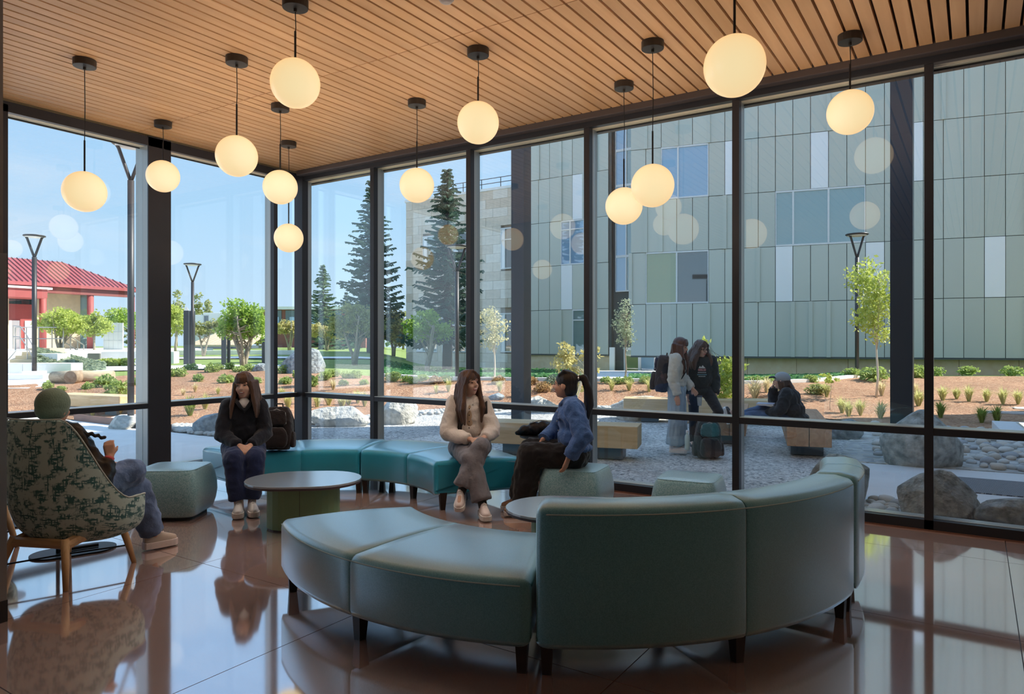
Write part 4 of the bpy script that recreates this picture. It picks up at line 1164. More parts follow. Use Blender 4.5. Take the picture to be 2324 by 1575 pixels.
def person(label, loc, rz, J, head_yaw=0, head_pitch=0, head_roll=0, skin='skin', smile=True, hands=None, hair=None, hairm_='hair_br', wear=None, group=None, bare=None):
    """body: ONE continuous fused skin; hair, garments, shoes and features are its children. local +y = facing, +x = the person's right"""
    mb = MB()
    pel, che, nek, hd = (Vector(J[k]) for k in ('pelvis', 'chest', 'neck', 'head'))
    shL, shR = Vector(J['shL']), Vector(J['shR'])
    R = frame(che - pel, shR - shL)
    ell(mb, pel + V(0, 0, 0.01), (0.150, 0.105, 0.12), R)
    ell(mb, pel.lerp(che, 0.5), (0.118, 0.088, 0.17), R)
    ell(mb, che, (0.140, 0.098, 0.165), R)
    limb(mb, [shL, che.lerp(nek, 0.6), shR], [0.048, 0.075, 0.048])
    limb(mb, [che.lerp(nek, 0.7), nek, nek.lerp(hd, 0.65)], [0.062, 0.050, 0.048])
    for sd in 'LR':
        limb(mb, [J['sh' + sd], J['el' + sd], J['wr' + sd]], [0.046, 0.035, 0.0245])
        limb(mb, [J['hip' + sd], J['kn' + sd], J['an' + sd]], [0.080, 0.053, 0.036])
        an = Vector(J['an' + sd]); td = Vector(J.get('toe' + sd, (0, 1, -0.15))).normalized()
        limb(mb, [an, an + td * 0.11 + V(0, 0, -0.03)], [0.036, 0.026])
        if hands and sd in hands:
            h = hands[sd]
            hand(mb, J['wr' + sd], h[0], h[1], 1 if sd == 'L' else -1, h[2], h[3] if len(h) > 3 else 0.3)
    H = Matrix.Translation(hd + V(0, 0, 0.008)) @ Matrix.Rotation(head_yaw, 4, 'Z') @ Matrix.Rotation(head_pitch, 4, 'X') @ Matrix.Rotation(head_roll, 4, 'Y') @ Matrix.Diagonal((1.09, 1.09, 1.09, 1))
    mb.ball((0, -0.012, 0.024), (0.072, 0.090, 0.086), 22, 14, H)
    mb.ball((0, 0.016, -0.030), (0.058, 0.066, 0.078), 22, 14, H)
    mb.ball((0, 0.046, -0.086), (0.024, 0.022, 0.018), 12, 8, H)
    for s in (-1, 1):
        mb.ball((s * 0.030, 0.052, -0.028), (0.026, 0.026, 0.026), 12, 8, H)
        mb.ball((s * 0.073, -0.008, -0.012), (0.010, 0.020, 0.030), 12, 8, H)
        mb.ball((s * 0.030, 0.066, 0.022), (0.024, 0.012, 0.008), 10, 6, H)
        mb.ball((s * 0.009, 0.088, -0.024), (0.008, 0.009, 0.007), 8, 6, H)
    hp = [H @ V(0, 0.078, 0.012), H @ V(0, 0.088, -0.008), H @ V(0, 0.098, -0.022)]
    limb(mb, hp, [0.0075, 0.009, 0.0115], 8)
    me = remesh(mb, 0.0068, 3, 0.5)
    me.materials.append(M[skin])
    body = put('person', me, None, loc, (0, 0, rz))
    lift(body, label, 'person', group)
    # face
    Hr = H.to_3x3()
    def feat(nm, c, r, mat, rot=None):
        m2 = MB(); m2.ball((0, 0, 0), r, 12, 8, H @ Matrix.Translation(Vector(c)) @ (rot if rot else Matrix.Identity(4)))
        return m2.build(nm, M[mat], body, True)
    for s in (-1, 1):
        sq = Matrix.Rotation(s * -0.35, 4, 'Z')
        feat('eye', (s * 0.030, 0.0765, 0.004), (0.0125, 0.005, 0.0038 if smile else 0.0052), 'eye', sq)
        feat('eyebrow', (s * 0.031, 0.0785, 0.026), (0.017, 0.004, 0.0032), hairm_, sq)
    feat('lips', (0, 0.0755, -0.056), (0.024 if smile else 0.019, 0.010, 0.0085), 'lips')
    if smile: feat('teeth', (0, 0.0805, -0.054), (0.018, 0.007, 0.0045), 'teeth')
    if hair: hair(body, H, M[hairm_])
    if wear: wear(body, J, R, H)
    return body

def hair_cap(mb, H, fringe=True, r=1.0):
    mb.ball((0, -0.018, 0.034), (0.080 * r, 0.097 * r, 0.090 * r), 24, 14, H)
    mb.ball((0, -0.052, -0.020), (0.076 * r, 0.060 * r, 0.085 * r), 20, 12, H)
    if fringe:
        for x in (-0.045, -0.03, -0.015, 0, 0.015, 0.03, 0.045):
            limb(mb, [H @ V(x * 0.7, 0.045, 0.100), H @ V(x, 0.080 - abs(x) * 0.35, 0.066), H @ V(x * 1.1, 0.087 - abs(x) * 0.42, 0.034)], [0.014, 0.012, 0.007], 8)
def strand_disp(amp=0.004, f=55):
    return lambda co: amp * mnoise.noise(V(co.x * f, co.y * f, co.z * 3.5))
def hair_obj(mb, body, mat, nm='hair', vox=0.0075, amp=0.004):
    me = remesh(mb, vox, 2, 0.5, strand_disp(amp)); me.materials.append(mat)
    return put(nm, me, body)
def wrink(a=0.006, f=9.0, s=(1, 1, 1)):
    def d(co):
        p = V(co.x * f * s[0], co.y * f * s[1], co.z * f * s[2])
        return a * 1.1 * (mnoise.noise(p) + 0.6 * mnoise.noise(p * 2.3)) + a * 1.8 * (0.4 - abs(mnoise.noise(p * 1.5 + V(9, 3, 1)))) 
    return d
def garment(mb, body, nm, mat, vox=0.0115, w=0.006, f=9.0, s=(1, 1, 1), sm=3):
    me = remesh(mb, vox, sm, 0.5, wrink(w, f, s)); me.materials.append(mat)
    return put(nm, me, body)
def top_shape(mb, J, R, hem, ch=(0.175, 0.128, 0.19), wa=(0.165, 0.125, 0.17), he=(0.17, 0.13, 0.06), sl=(0.075, 0.064, 0.050), cuff=0.93, sleeves='LR'):
    pel, che, nek = (Vector(J[k]) for k in ('pelvis', 'chest', 'neck'))
    ell(mb, che, ch, R); ell(mb, pel.lerp(che, 0.5), wa, R)
    ell(mb, Vector(hem), he, R)
    limb(mb, [J['shL'], che.lerp(nek, 0.68), J['shR']], [sl[0], 0.078, sl[0]])
    for sd in sleeves:
        a, b, c = Vector(J['sh' + sd]), Vector(J['el' + sd]), Vector(J['wr' + sd])
        limb(mb, [a, b, b.lerp(c, cuff)], list(sl), 14, False)
def leg_shape(mb, J, R, rh=0.105, rk=0.082, ra=0.085, hem=0.93, pel_r=(0.172, 0.135, 0.125), legs='LR'):
    pel = Vector(J['pelvis'])
    ell(mb, pel, pel_r, R)
    for sd in legs:
        a, b, c = Vector(J['hip' + sd]), Vector(J['kn' + sd]), Vector(J['an' + sd])
        limb(mb, [a, b, b.lerp(c, 0.5), b.lerp(c, hem)], [rh, rk, (rk + ra) / 2, ra], 14, False)
def shoe(body, J, sd, mat, solem, L_=0.245, chunky=0.032, lace=None):
    an = Vector(J['an' + sd]); td = Vector(J.get('toe' + sd, (0, 1, 0)))
    yaw = atan2(-td.x, td.y); pit = atan2(td.z, sqrt(td.x ** 2 + td.y ** 2))
    T = Matrix.Translation(an) @ Matrix.Rotation(yaw, 4, 'Z') @ Matrix.Rotation(pit, 4, 'X') @ Matrix.Translation((0, 0, -0.088))
    prof = [(-0.072, 0.020, 0.060), (-0.064, 0.031, 0.085), (-0.03, 0.037, 0.105), (0.0, 0.038, 0.108), (0.035, 0.039, 0.090), (0.075, 0.043, 0.070), (0.11, 0.045, 0.058), (0.14, 0.041, 0.048), (0.162, 0.028, 0.038), (0.17, 0.012, 0.03)]
    k = L_ / 0.245; rings = []
    for y, w, h in prof:
        rings.append([T @ V(w * cos(t) * (abs(cos(t)) ** -0.25 if abs(cos(t)) > 0.05 else 1), y * k, chunky + max(0, sin(t)) * (h - 0.008) - (0.004 if sin(t) < 0 else 0)) for t in [2 * pi * q / 16 for q in range(16)]])
    o = MB().rings(rings).build('shoe', mat, body, True, sub=1)
    rs = []
    for y, w, h in prof:
        rs.append([T @ V(x * (w + 0.006), y * k * 1.03, z) for x, z in ((-1, 0.0), (1, 0.0), (1.02, chunky * 0.6), (1, chunky + 0.004), (-1, chunky + 0.004), (-1.02, chunky * 0.6))])
    MB().rings(rs).build('sole', solem, o, False, bevel=0.003)
    for j in range(4):
        y = 0.03 + 0.018 * j; h = chunky + 0.086 - 0.012 * j
        MB().tube([T @ V(-0.024, y, h - 0.012), T @ V(0, y + 0.004, h + 0.004), T @ V(0.024, y, h - 0.012)], 0.0035, 6).build('lace', lace or solem, o)
    return o

WHITE = P('white_leather', (0.90, 0.86, 0.85), 0.5, var=0.05)
SOLE = P('white_rubber', (0.80, 0.76, 0.74), 0.55)
PINK = P('pinkish_white_mesh', (0.86, 0.73, 0.69), 0.6, var=0.08)

# ---------------------------------------------------------------- woman in black sweater, facing the camera on the teal bench
JB = dict(pelvis=(0, 0, .555), chest=(0, .05, .86), neck=(0, .10, 1.02), head=(0.0, .135, 1.145), shL=(-.135, .075, .965), shR=(.135, .075, .965),
          elL=(-.195, .13, .70), elR=(.195, .13, .70), wrL=(-.045, .335, .605), wrR=(.05, .325, .61), hipL=(-.095, .02, .55), hipR=(.095, .02, .55),
          knL=(-.085, .43, .50), knR=(.10, .43, .505), anL=(-.055, .47, .105), anR=(.06, .47, .105), toeL=(-.1, 1, -.02), toeR=(.05, 1, -.02))
def hair_b(body, H, mat):
    mb = MB(); hair_cap(mb, H, True)
    for s in (-1, 1):
        for k in range(5):
            x = s * (0.066 + 0.006 * k); y = 0.035 - 0.024 * k
            base = H @ V(x, y, 0.02); e1 = H @ V(s * (0.078 + 0.005 * k), y + 0.004, -0.07)
            limb(mb, [base, e1, e1 + V(s * 0.022, 0.02 if k < 3 else -0.02, -0.11), e1 + V(s * 0.03, 0.045 - 0.03 * k, -0.22 - 0.01 * k)], [0.022, 0.023, 0.024, 0.010], 8)
    for k in range(5):
        x = -0.05 + 0.025 * k
        b0 = H @ V(x, -0.075, 0.0); limb(mb, [b0, b0 + V(0, -0.02, -0.13), b0 + V(0, -0.02, -0.26)], [0.032, 0.03, 0.014], 8)
    hair_obj(mb, body, mat)
def wear_b(body, J, R, H):
    mb = MB(); top_shape(mb, J, R, (0, .02, .575), (0.172, 0.135, 0.19), (0.178, 0.145, 0.18), (0.185, 0.155, 0.075), (0.074, 0.068, 0.053), 0.95)
    garment(mb, body, 'sweater', cloth('black_navy_sweater', (0.012, 0.014, 0.022)), w=0.009, f=8)
    nk = Vector(J['neck'])
    MB().tube([nk + V(-.075, .045, .0), nk + V(-.04, .085, -.055), nk + V(0, .10, -.105), nk + V(.04, .085, -.055), nk + V(.075, .045, .0)], 0.018, 8).build('collar', bpy.data.materials['black_navy_sweater'], body, True)
    m2 = MB(); m2.ball(nk + V(0, .055, -.035), (.052, .035, .055), 14, 8); m2.build('undershirt', WHITE, body, True)
    mb = MB(); leg_shape(mb, J, R, 0.108, 0.090, 0.078, 0.90)
    garment(mb, body, 'trousers', cloth('navy_trousers', (0.016, 0.028, 0.085)), w=0.008)
    for sd in 'LR': shoe(body, J, sd, WHITE, SOLE, chunky=0.04)
person('woman in black sweater and navy trousers sitting on the teal bench, hands clasped', (2.08, -2.50, 0), radians(-34 - 90), JB, radians(-20), radians(-2), radians(4), 'skin2', True,
       {'L': (V(.55, .8, -.25), V(0.3, -0.5, -1), 0.75), 'R': (V(-.6, .75, -.25), V(-0.3, -0.5, -1), 0.75)}, hair_b, 'hair_br', wear_b)

# ---------------------------------------------------------------- woman in cream jacket, legs crossed
JC = dict(pelvis=(0, 0, .56), chest=(.02, .02, .87), neck=(.02, .04, 1.035), head=(.015, .07, 1.16), shL=(-.115, .04, .975), shR=(.155, .03, .98),
          elL=(-.205, .14, .72), elR=(.225, .13, .70), wrL=(-.08, .36, .675), wrR=(.03, .345, .665), hipL=(-.095, .02, .555), hipR=(.095, .02, .55),
          knL=(-.045, .42, .605), knR=(.045, .44, .50), anL=(.145, .50, .215), anR=(-.045, .60, .105), toeL=(.25, 1, -.42), toeR=(-.05, 1, -.03))
def hair_c(body, H, mat):
    mb = MB(); hair_cap(mb, H, False)
    for s in (-1, 1):
        for k in range(4):
            limb(mb, [H @ V(s * 0.012, 0.055 - 0.02 * k, 0.108), H @ V(s * 0.062, 0.062 - 0.028 * k, 0.055), H @ V(s * 0.080, 0.040 - 0.028 * k, -0.01)], [0.014, 0.018, 0.02], 8)
        for k in range(5):
            b0 = H @ V(s * 0.080, 0.035 - 0.026 * k, -0.01)
            limb(mb, [b0, b0 + V(s * .012, .03, -.11), b0 + V(s * .028, .085 - .03 * k, -.23), b0 + V(s * (.015 if k < 3 else .03), .10 - .045 * k, -.36 + .01 * k)], [0.023, 0.026, 0.030, 0.012], 8)
    for k in range(5):
        b0 = H @ V(-0.05 + 0.025 * k, -0.075, 0.0); limb(mb, [b0, b0 + V(0, -.03, -.14), b0 + V(0, -.03, -.30)], [0.032, 0.032, 0.016], 8)
    hair_obj(mb, body, mat)
def wear_c(body, J, R, H):
    cream = cloth('cream_fleece_jacket', (0.74, 0.64, 0.57), 0.08)
    mb = MB(); top_shape(mb, J, R, (0, .03, .585), (0.168, 0.13, 0.18), (0.172, 0.14, 0.18), (0.182, 0.148, 0.075), (0.074, 0.078, 0.047), 0.88)
    garment(mb, body, 'jacket', cream, w=0.011, f=7)
    che, pel = Vector(J['chest']), Vector(J['pelvis'])
    mb = MB(); mb.ball((0.02, .100, .84), (.045, .058, .16), 18, 12); garment(mb, body, 'cardigan', cloth('tan_cardigan', (0.46, 0.32, 0.21)), w=0.003)
    nk = Vector(J['neck'])
    for s in (-1, 1): MB().tube([nk + V(s * .03, .085, -.08), nk + V(s * .06, .05, -.01), nk + V(s * .05, -.05, .015)], [0.014, 0.02, 0.02], 8).build('collar', cream, body, True)
    for k in range(4): MB().ball((0.025, .170 - .004 * k, .93 - .06 * k), 0.006, 8, 6).build('button', M['legbr'], body)
    mb = MB(); leg_shape(mb, J, R, 0.108, 0.088, 0.088, 0.88)
    garment(mb, body, 'trousers', cloth('grey_wide_trousers', (0.20, 0.19, 0.215)), w=0.010, s=(1, 1, .5))
    for sd in 'LR':
        an, kn = Vector(J['an' + sd]), Vector(J['kn' + sd])
        MB().tube([an.lerp(kn, 0.22), an + V(0, 0, -.01)], 0.041, 10).build('sock', M['black'], body, True)
        shoe(body, J, sd, PINK, SOLE, chunky=0.038)
person('woman in cream jacket and grey trousers with crossed legs on the teal bench end', (3.87, -1.27, 0), radians(-46 - 90), JC, radians(34), radians(4), radians(4), 'skin2', True,
       {'L': (V(.75, .5, -.1), V(0, -.3, -1), 0.7), 'R': (V(-.65, .6, .05), V(0, -.2, -1), 0.6)}, hair_c, 'hair_br', wear_c)

# ---------------------------------------------------------------- woman in denim jacket perched on the ottoman
JD = dict(pelvis=(0, 0, .545), chest=(.01, .02, .87), neck=(.01, .05, 1.045), head=(.0, .095, 1.165), shL=(-.175, .01, .985), shR=(.165, .06, .985),
          elL=(-.27, -.085, .745), elR=(.245, .19, .74), wrL=(-.265, .045, .555), wrR=(.06, .30, .665), hipL=(-.09, .0, .54), hipR=(.09, .02, .54),
          knL=(-.09, .40, .55), knR=(.10, .41, .56), anL=(-.11, .46, .10), anR=(.08, .52, .10), toeL=(-.1, 1, 0), toeR=(.1, 1, 0))
def hair_d(body, H, mat):
    mb = MB(); hair_cap(mb, H, False, 0.98)
    for k in range(7): limb(mb, [H @ V(-.05 + .0167 * k, .058 - abs(k - 3) * .006, .076), H @ V((-.05 + .0167 * k) * 1.1, .0, .115), H @ V(0, -.08, .08)], [0.012, 0.018, 0.03], 8)
    t0 = H @ V(0, -.105, .062)
    limb(mb, [t0, t0 + V(0, -.06, .005), t0 + V(-.01, -.10, -.10), t0 + V(-.02, -.115, -.24), t0 + V(-.03, -.10, -.36)], [0.024, 0.032, 0.040, 0.034, 0.010], 10)
    o = hair_obj(mb, body, mat)
    MB().tube([t0 + V(-.028, -.012, 0), t0 + V(0, -.012, .03), t0 + V(.028, -.012, 0), t0 + V(0, -.012, -.03), t0 + V(-.028, -.012, 0)], 0.006, 6).build('hair_tie', WHITE, o)
def wear_d(body, J, R, H):
    den = cloth('blue_denim', (0.065, 0.14, 0.34), 0.35, 12, 0.35, 60)
    mb = MB(); top_shape(mb, J, R, (.0, -.005, .60), (0.185, 0.14, 0.18), (0.185, 0.145, 0.17), (0.185, 0.148, 0.06), (0.082, 0.078, 0.060), 0.90)
    garment(mb, body, 'denim_jacket', den, w=0.011, f=8)
    nk = Vector(J['neck'])
    for s in (-1, 1): MB().tube([nk + V(s * .02, .085, -.05), nk + V(s * .07, .03, .0), nk + V(s * .05, -.06, .02)], [0.018, 0.024, 0.022], 8).build('collar', den, body, True)
    for k in range(4): MB().ball((.015, .165 - .012 * (k > 1), .93 - .085 * k), 0.007, 8, 6).build('button', M['galv'], body)
    for s in (-1, 1): bx('pocket_flap', den, s * .085 - .04, s * .085 + .04, .138, .152, .86, .885, body, bevel=0.004)
    for sd in 'LR':
        e, w_ = Vector(J['el' + sd]), Vector(J['wr' + sd])
        MB().tube([e.lerp(w_, .84), e.lerp(w_, .95)], 0.058, 14).build('cuff', den, body, True)
    mb = MB(); leg_shape(mb, J, R, 0.115, 0.115, 0.105, 0.97)
    garment(mb, body, 'trousers', cloth('black_wide_trousers', (0.012, 0.012, 0.014)), w=0.010)
    for sd in 'LR': shoe(body, J, sd, P('tan_shoe', (0.42, 0.24, 0.14), 0.6) if sd == 'L' else bpy.data.materials['tan_shoe'], SOLE)
person('woman in blue denim jacket with a ponytail perched on the flecked ottoman, looking left', (4.95, -1.13, 0), radians(205 - 90), JD, radians(-12), radians(2), 0, 'skin', True,
       {'L': (V(-.05, .35, -.9), V(.3, .5, .2), 0.35), 'R': (V(-.35, .3, -.85), V(-.5, -.6, -.1), 0.4)}, hair_d, 'hair_bk', wear_d)

# ---------------------------------------------------------------- person in the lounge chair seen from behind
JA = dict(pelvis=(.02, .0, .54), chest=(-.075, -.06, .83), neck=(-.115, -.05, .985), head=(-.135, -.04, 1.095), shL=(-.25, -.10, .925), shR=(.02, .0, .925),
          elL=(-.28, .10, .70), elR=(.215, .085, .62), wrL=(-.14, .27, .68), wrR=(.175, .17, .77), hipL=(-.08, .02, .53), hipR=(.10, .02, .53),
          knL=(.0, .46, .48), knR=(.085, .37, .63), anL=(-.035, .60, .10), anR=(-.25, .50, .44), toeL=(.12, 1, -.02), toeR=(-.8, .5, .1))
def hair_a(body, H, mat):
    pts = [V(-.06, -.11, 1.0), V(.03, -.07, .97), V(.09, .02, .945), V(.125, .10, .925), V(.145, .17, .89)]
    mb = MB()
    for i in range(len(pts) - 1):
        for k in range(4):
            p = pts[i].lerp(pts[i + 1], k / 4); mb.ball(p + V(0, 0, .006 * (1 if k % 2 else -1)), .0185 - .0016 * i, 10, 8)
    hair_obj(mb, body, mat, 'braid', 0.006, 0.002)
def wear_a(body, J, R, H):
    mb = MB(); mb.ball((0, -.014, .034), (.089, .106, .098), 28, 16, H); mb.ball((0, -.02, -.005), (.086, .100, .075), 24, 12, H)
    me = remesh(mb, 0.007, 3); me.materials.append(cloth('olive_green_knit', (0.17, 0.22, 0.16), 0.1, 20, 0.3, 90)); put('beanie', me, body)
    lea = P('black_leather', (0.012, 0.012, 0.014), 0.32, bump=0.15, bscale=25)
    mb = MB(); top_shape(mb, J, R, (.03, .0, .60), (0.19, 0.145, 0.18), (0.19, 0.15, 0.17), (0.19, 0.155, 0.07), (0.092, 0.080, 0.055), 0.86)
    garment(mb, body, 'leather_jacket', lea, w=0.010, f=9)
    e, w_ = Vector(J['elR']), Vector(J['wrR'])
    MB().tube([e.lerp(w_, .86), e.lerp(w_, .99)], 0.033, 12).build('red_cuff', cloth('coral_red_knit', (0.62, 0.10, 0.09)), body, True)
    mb = MB(); leg_shape(mb, J, R, 0.11, 0.092, 0.085, 0.93)
    garment(mb, body, 'jeans', cloth('washed_blue_jeans', (0.14, 0.21, 0.38), 0.55, 5, 0.3, 50), w=0.010)
    for sd in 'LR': shoe(body, J, sd, P('beige_sneaker', (0.58, 0.48, 0.40), 0.6) if sd == 'L' else bpy.data.materials['beige_sneaker'], PINK, chunky=0.045)
person('person in green beanie and black leather jacket lounging in the patterned chair, pulling a braid', (2.83, -4.40, 0), 0, JA, radians(22), radians(0), 0, 'skin', False,
       {'R': (V(-.35, .1, .9), V(-.7, .5, -.3), 0.65), 'L': (V(.3, .9, 0), V(0, 0, -1), 0.5)}, hair_a, 'hair_bk', wear_a)

# ---------------------------------------------------------------- woman standing outside in pale hoodie, seen from the side
JE = dict(pelvis=(0, 0, .90), chest=(0, .0, 1.22), neck=(0, .02, 1.385), head=(0, .055, 1.495), shL=(-.165, .0, 1.33), shR=(.165, .0, 1.33),
          elL=(-.22, .06, 1.06), elR=(.22, -.03, 1.05), wrL=(-.17, .20, .90), wrR=(.215, .03, .82), hipL=(-.09, 0, .88), hipR=(.09, 0, .88),
          knL=(-.09, .02, .48), knR=(.09, .0, .48), anL=(-.09, .03, .10), anR=(.09, -.02, .10), toeL=(-.1, 1, 0), toeR=(.1, 1, 0))
def hair_e(body, H, mat):
    mb = MB(); hair_cap(mb, H, True)
    for s in (-1, 1):
        for k in range(5):
            b0 = H @ V(s * (0.072 + .004 * k), 0.035 - 0.027 * k, 0.01)
            limb(mb, [b0, b0 + V(s * .012, .01, -.13), b0 + V(s * .018, .035 - .012 * k, -.26), b0 + V(s * .012, .03 - .012 * k, -.40)], [0.023, 0.026, 0.028, 0.011], 8)
    for k in range(5):
        b0 = H @ V(-.05 + .025 * k, -.078, .0); limb(mb, [b0, b0 + V(0, -.03, -.15), b0 + V(0, -.025, -.33)], [.033, .032, .016], 8)
    hair_obj(mb, body, mat)
def wear_e(body, J, R, H):
    hoo = cloth('pale_stone_hoodie', (0.62, 0.59, 0.52), 0.06)
    mb = MB(); top_shape(mb, J, R, (0, 0, .97), (0.185, 0.135, 0.18), (0.18, 0.135, 0.17), (0.175, 0.13, 0.07), (0.083, 0.078, 0.058), 0.95)
    nk = Vector(J['neck']); mb.ball(nk + V(0, -.075, -.035), (.105, .07, .075), 16, 10)
    garment(mb, body, 'hoodie', hoo, w=0.009)
    mb = MB(); leg_shape(mb, J, R, 0.112, 0.105, 0.118, 0.94, (0.165, 0.13, 0.12))
    garment(mb, body, 'jeans', cloth('pale_wide_jeans', (0.34, 0.42, 0.50), 0.2, 4), w=0.010, s=(1.6, 1.6, .35))
    for sd in 'LR': shoe(body, J, sd, PINK, SOLE)
person('woman in pale hoodie and wide light jeans standing outside, seen from the side', (4.42, 2.90, 0), radians(14 - 90), JE, radians(-12), radians(-14), 0, 'skin', False,
       {'R': (V(0, .1, -1), V(-1, 0, 0), 0.35), 'L': (V(.1, .6, -.8), V(1, 0, 0), 0.9)}, hair_e, 'hair_rd', wear_e)

# ---------------------------------------------------------------- woman standing outside in black hoodie, one knee on the bench
JF = dict(pelvis=(0, 0, .88), chest=(0, .01, 1.19), neck=(0, .03, 1.35), head=(0, .06, 1.46), shL=(-.165, .0, 1.295), shR=(.165, .0, 1.295),
          elL=(-.215, -.02, 1.02), elR=(.215, .0, 1.02), wrL=(-.205, .08, .81), wrR=(.20, .10, .80), hipL=(-.09, 0, .86), hipR=(.09, 0, .86),
          knL=(-.21, .30, .57), knR=(.10, .03, .47), anL=(-.22, -.06, .50), anR=(.11, .0, .10), toeL=(0, -1, .1), toeR=(.2, 1, 0))
def hair_f(body, H, mat):
    mb = MB(); hair_cap(mb, H, False)
    r = random.Random(2)
    for s in (-1, 1):
        for k in range(4): limb(mb, [H @ V(s * .012, .05 - .02 * k, .106), H @ V(s * .066, .056 - .028 * k, .05), H @ V(s * .084, .03 - .028 * k, -.02)], [.014, .02, .024], 8)
        for k in range(6):
            b0 = H @ V(s * .084, .04 - .026 * k, -.02); p = [b0]
            for q in range(5): p.append(p[-1] + V(s * (.016 if q < 3 else -.005) + r.uniform(-.012, .012), .010 + r.uniform(-.012, .012), -.052))
            limb(mb, p, [.026, .03, .032, .032, .028, .014], 8)
    for k in range(6):
        b0 = H @ V(-.06 + .024 * k, -.075, 0); p = [b0]
        for q in range(4): p.append(p[-1] + V(r.uniform(-.012, .012), -.015, -.065))
        limb(mb, p, [.034, .036, .036, .03, .014], 8)
    hair_obj(mb, body, mat, amp=0.007)
def wear_f(body, J, R, H):
    bh = cloth('black_green_hoodie', (0.014, 0.020, 0.020), 0.1)
    mb = MB(); top_shape(mb, J, R, (0, 0, .86), (0.185, 0.135, 0.18), (0.18, 0.135, 0.19), (0.18, 0.135, 0.09), (0.080, 0.076, 0.056), 0.95)
    nk = Vector(J['neck']); mb.ball(nk + V(0, -.05, -.03), (.105, .075, .07), 16, 10)
    garment(mb, body, 'hoodie', bh, w=0.008)
    # chest print: a small emblem over three lines of lettering
    pm, pr = P('print_white', (0.62, 0.64, 0.62), 0.7), P('print_rose', (0.42, 0.20, 0.20), 0.7)
    pbl = P('print_blue', (0.16, 0.34, 0.42), 0.7)
    def bar(nm, m, x0, x1, z0, z1):
        y = .145 - .3 * (max(abs(x0), abs(x1)) ** 2) * 3
        return bx(nm, m, x0, x1, y, y + 0.006, z0, z1, body)
    MB().add([(-.05, .150, 1.19), (.05, .150, 1.19), (.03, .150, 1.225), (.012, .150, 1.205), (-.008, .150, 1.235), (-.03, .150, 1.21)], [(0, 1, 2, 3, 4, 5)]).build('print_emblem', pm, body)
    bar('print_panel', pr, -.055, .055, 1.15, 1.182)
    for i, (z, m, n, w_) in enumerate(((1.128, pm, 9, .0085), (1.098, pbl, 8, .011), (1.072, pm, 8, .008))):
        for k in range(n):
            x = (k - (n - 1) / 2) * w_ * 1.55
            bar('print_letter', m, x - w_ / 2, x + w_ / 2, z - w_ * .7, z + w_ * .7)
    mb = MB(); leg_shape(mb, J, R, 0.095, 0.066, 0.048, 0.97, (0.16, 0.125, 0.115))
    garment(mb, body, 'leggings', cloth('black_leggings', (0.010, 0.011, 0.013)), w=0.003)
    gl = thing_glasses(body, H)
    for sd in 'LR': shoe(body, J, sd, P('black_shoe', (0.02, 0.02, 0.022), 0.6) if sd == 'L' else bpy.data.materials['black_shoe'], SOLE)
def thing_glasses(body, H):
    mb = MB()
    for s in (-1, 1):
        ring = [H @ V(s * .031 + .0225 * cos(t), .094 - .02 * abs(cos(t)) * 0.3, .004 + .018 * sin(t)) for t in [2 * pi * k / 16 for k in range(17)]]
        mb.tube(ring, 0.0028, 6)
        mb.tube([H @ V(s * .053, .088, .008), H @ V(s * .076, 0, .006)], 0.0025, 6)
    mb.tube([H @ V(-.009, .094, .006), H @ V(.009, .094, .006)], 0.0025, 6)
    return mb.build('glasses', M['blackmetal'], body, True)
person('woman in black printed hoodie and glasses standing outside, knee raised on a bench', (4.60, 3.38, 0), radians(-62 - 90), JF, radians(38), radians(-10), radians(4), 'skin2', False,
       {'L': (V(0, .3, -1), V(1, 0, 0), 0.4), 'R': (V(0, .3, -1), V(-1, 0, 0), 0.4)}, hair_f, 'hair_br', wear_f)

# ---------------------------------------------------------------- woman sitting outside with cap, legs stretched along the bench
JG = dict(pelvis=(0, 0, .555), chest=(0, .07, .84), neck=(0, .125, .985), head=(0, .185, 1.095), shL=(-.16, .10, .93), shR=(.16, .10, .93),
          elL=(-.22, .18, .70), elR=(.19, .30, .80), wrL=(-.10, .38, .64), wrR=(.09, .31, 1.01), hipL=(-.09, .0, .545), hipR=(.09, .02, .545),
          knL=(-.10, .44, .60), knR=(.09, .46, .66), anL=(-.10, .86, .55), anR=(.08, .88, .545), toeL=(-.1, .25, 1), toeR=(.1, .25, 1))
def hair_g(body, H, mat):
    mb = MB(); mb.ball((0, -.02, .02), (.077, .093, .085), 22, 12, H); mb.ball((0, -.05, -.03), (.072, .055, .075), 18, 10, H)
    for s in (-1, 1):
        for k in range(3):
            b0 = H @ V(s * .074, .02 - .03 * k, -.01); limb(mb, [b0, b0 + V(s * .006, -.02, -.09), b0 + V(s * .006, -.06 - .01 * k, -.19)], [.018, .022, .012], 8)
    t0 = H @ V(0, -.10, .0)
    for k in range(4): limb(mb, [t0, t0 + V(-.03 + .02 * k, -.05, -.10), t0 + V(-.03 + .02 * k, -.075, -.26)], [.026, .03, .010], 8)
    hair_obj(mb, body, mat)
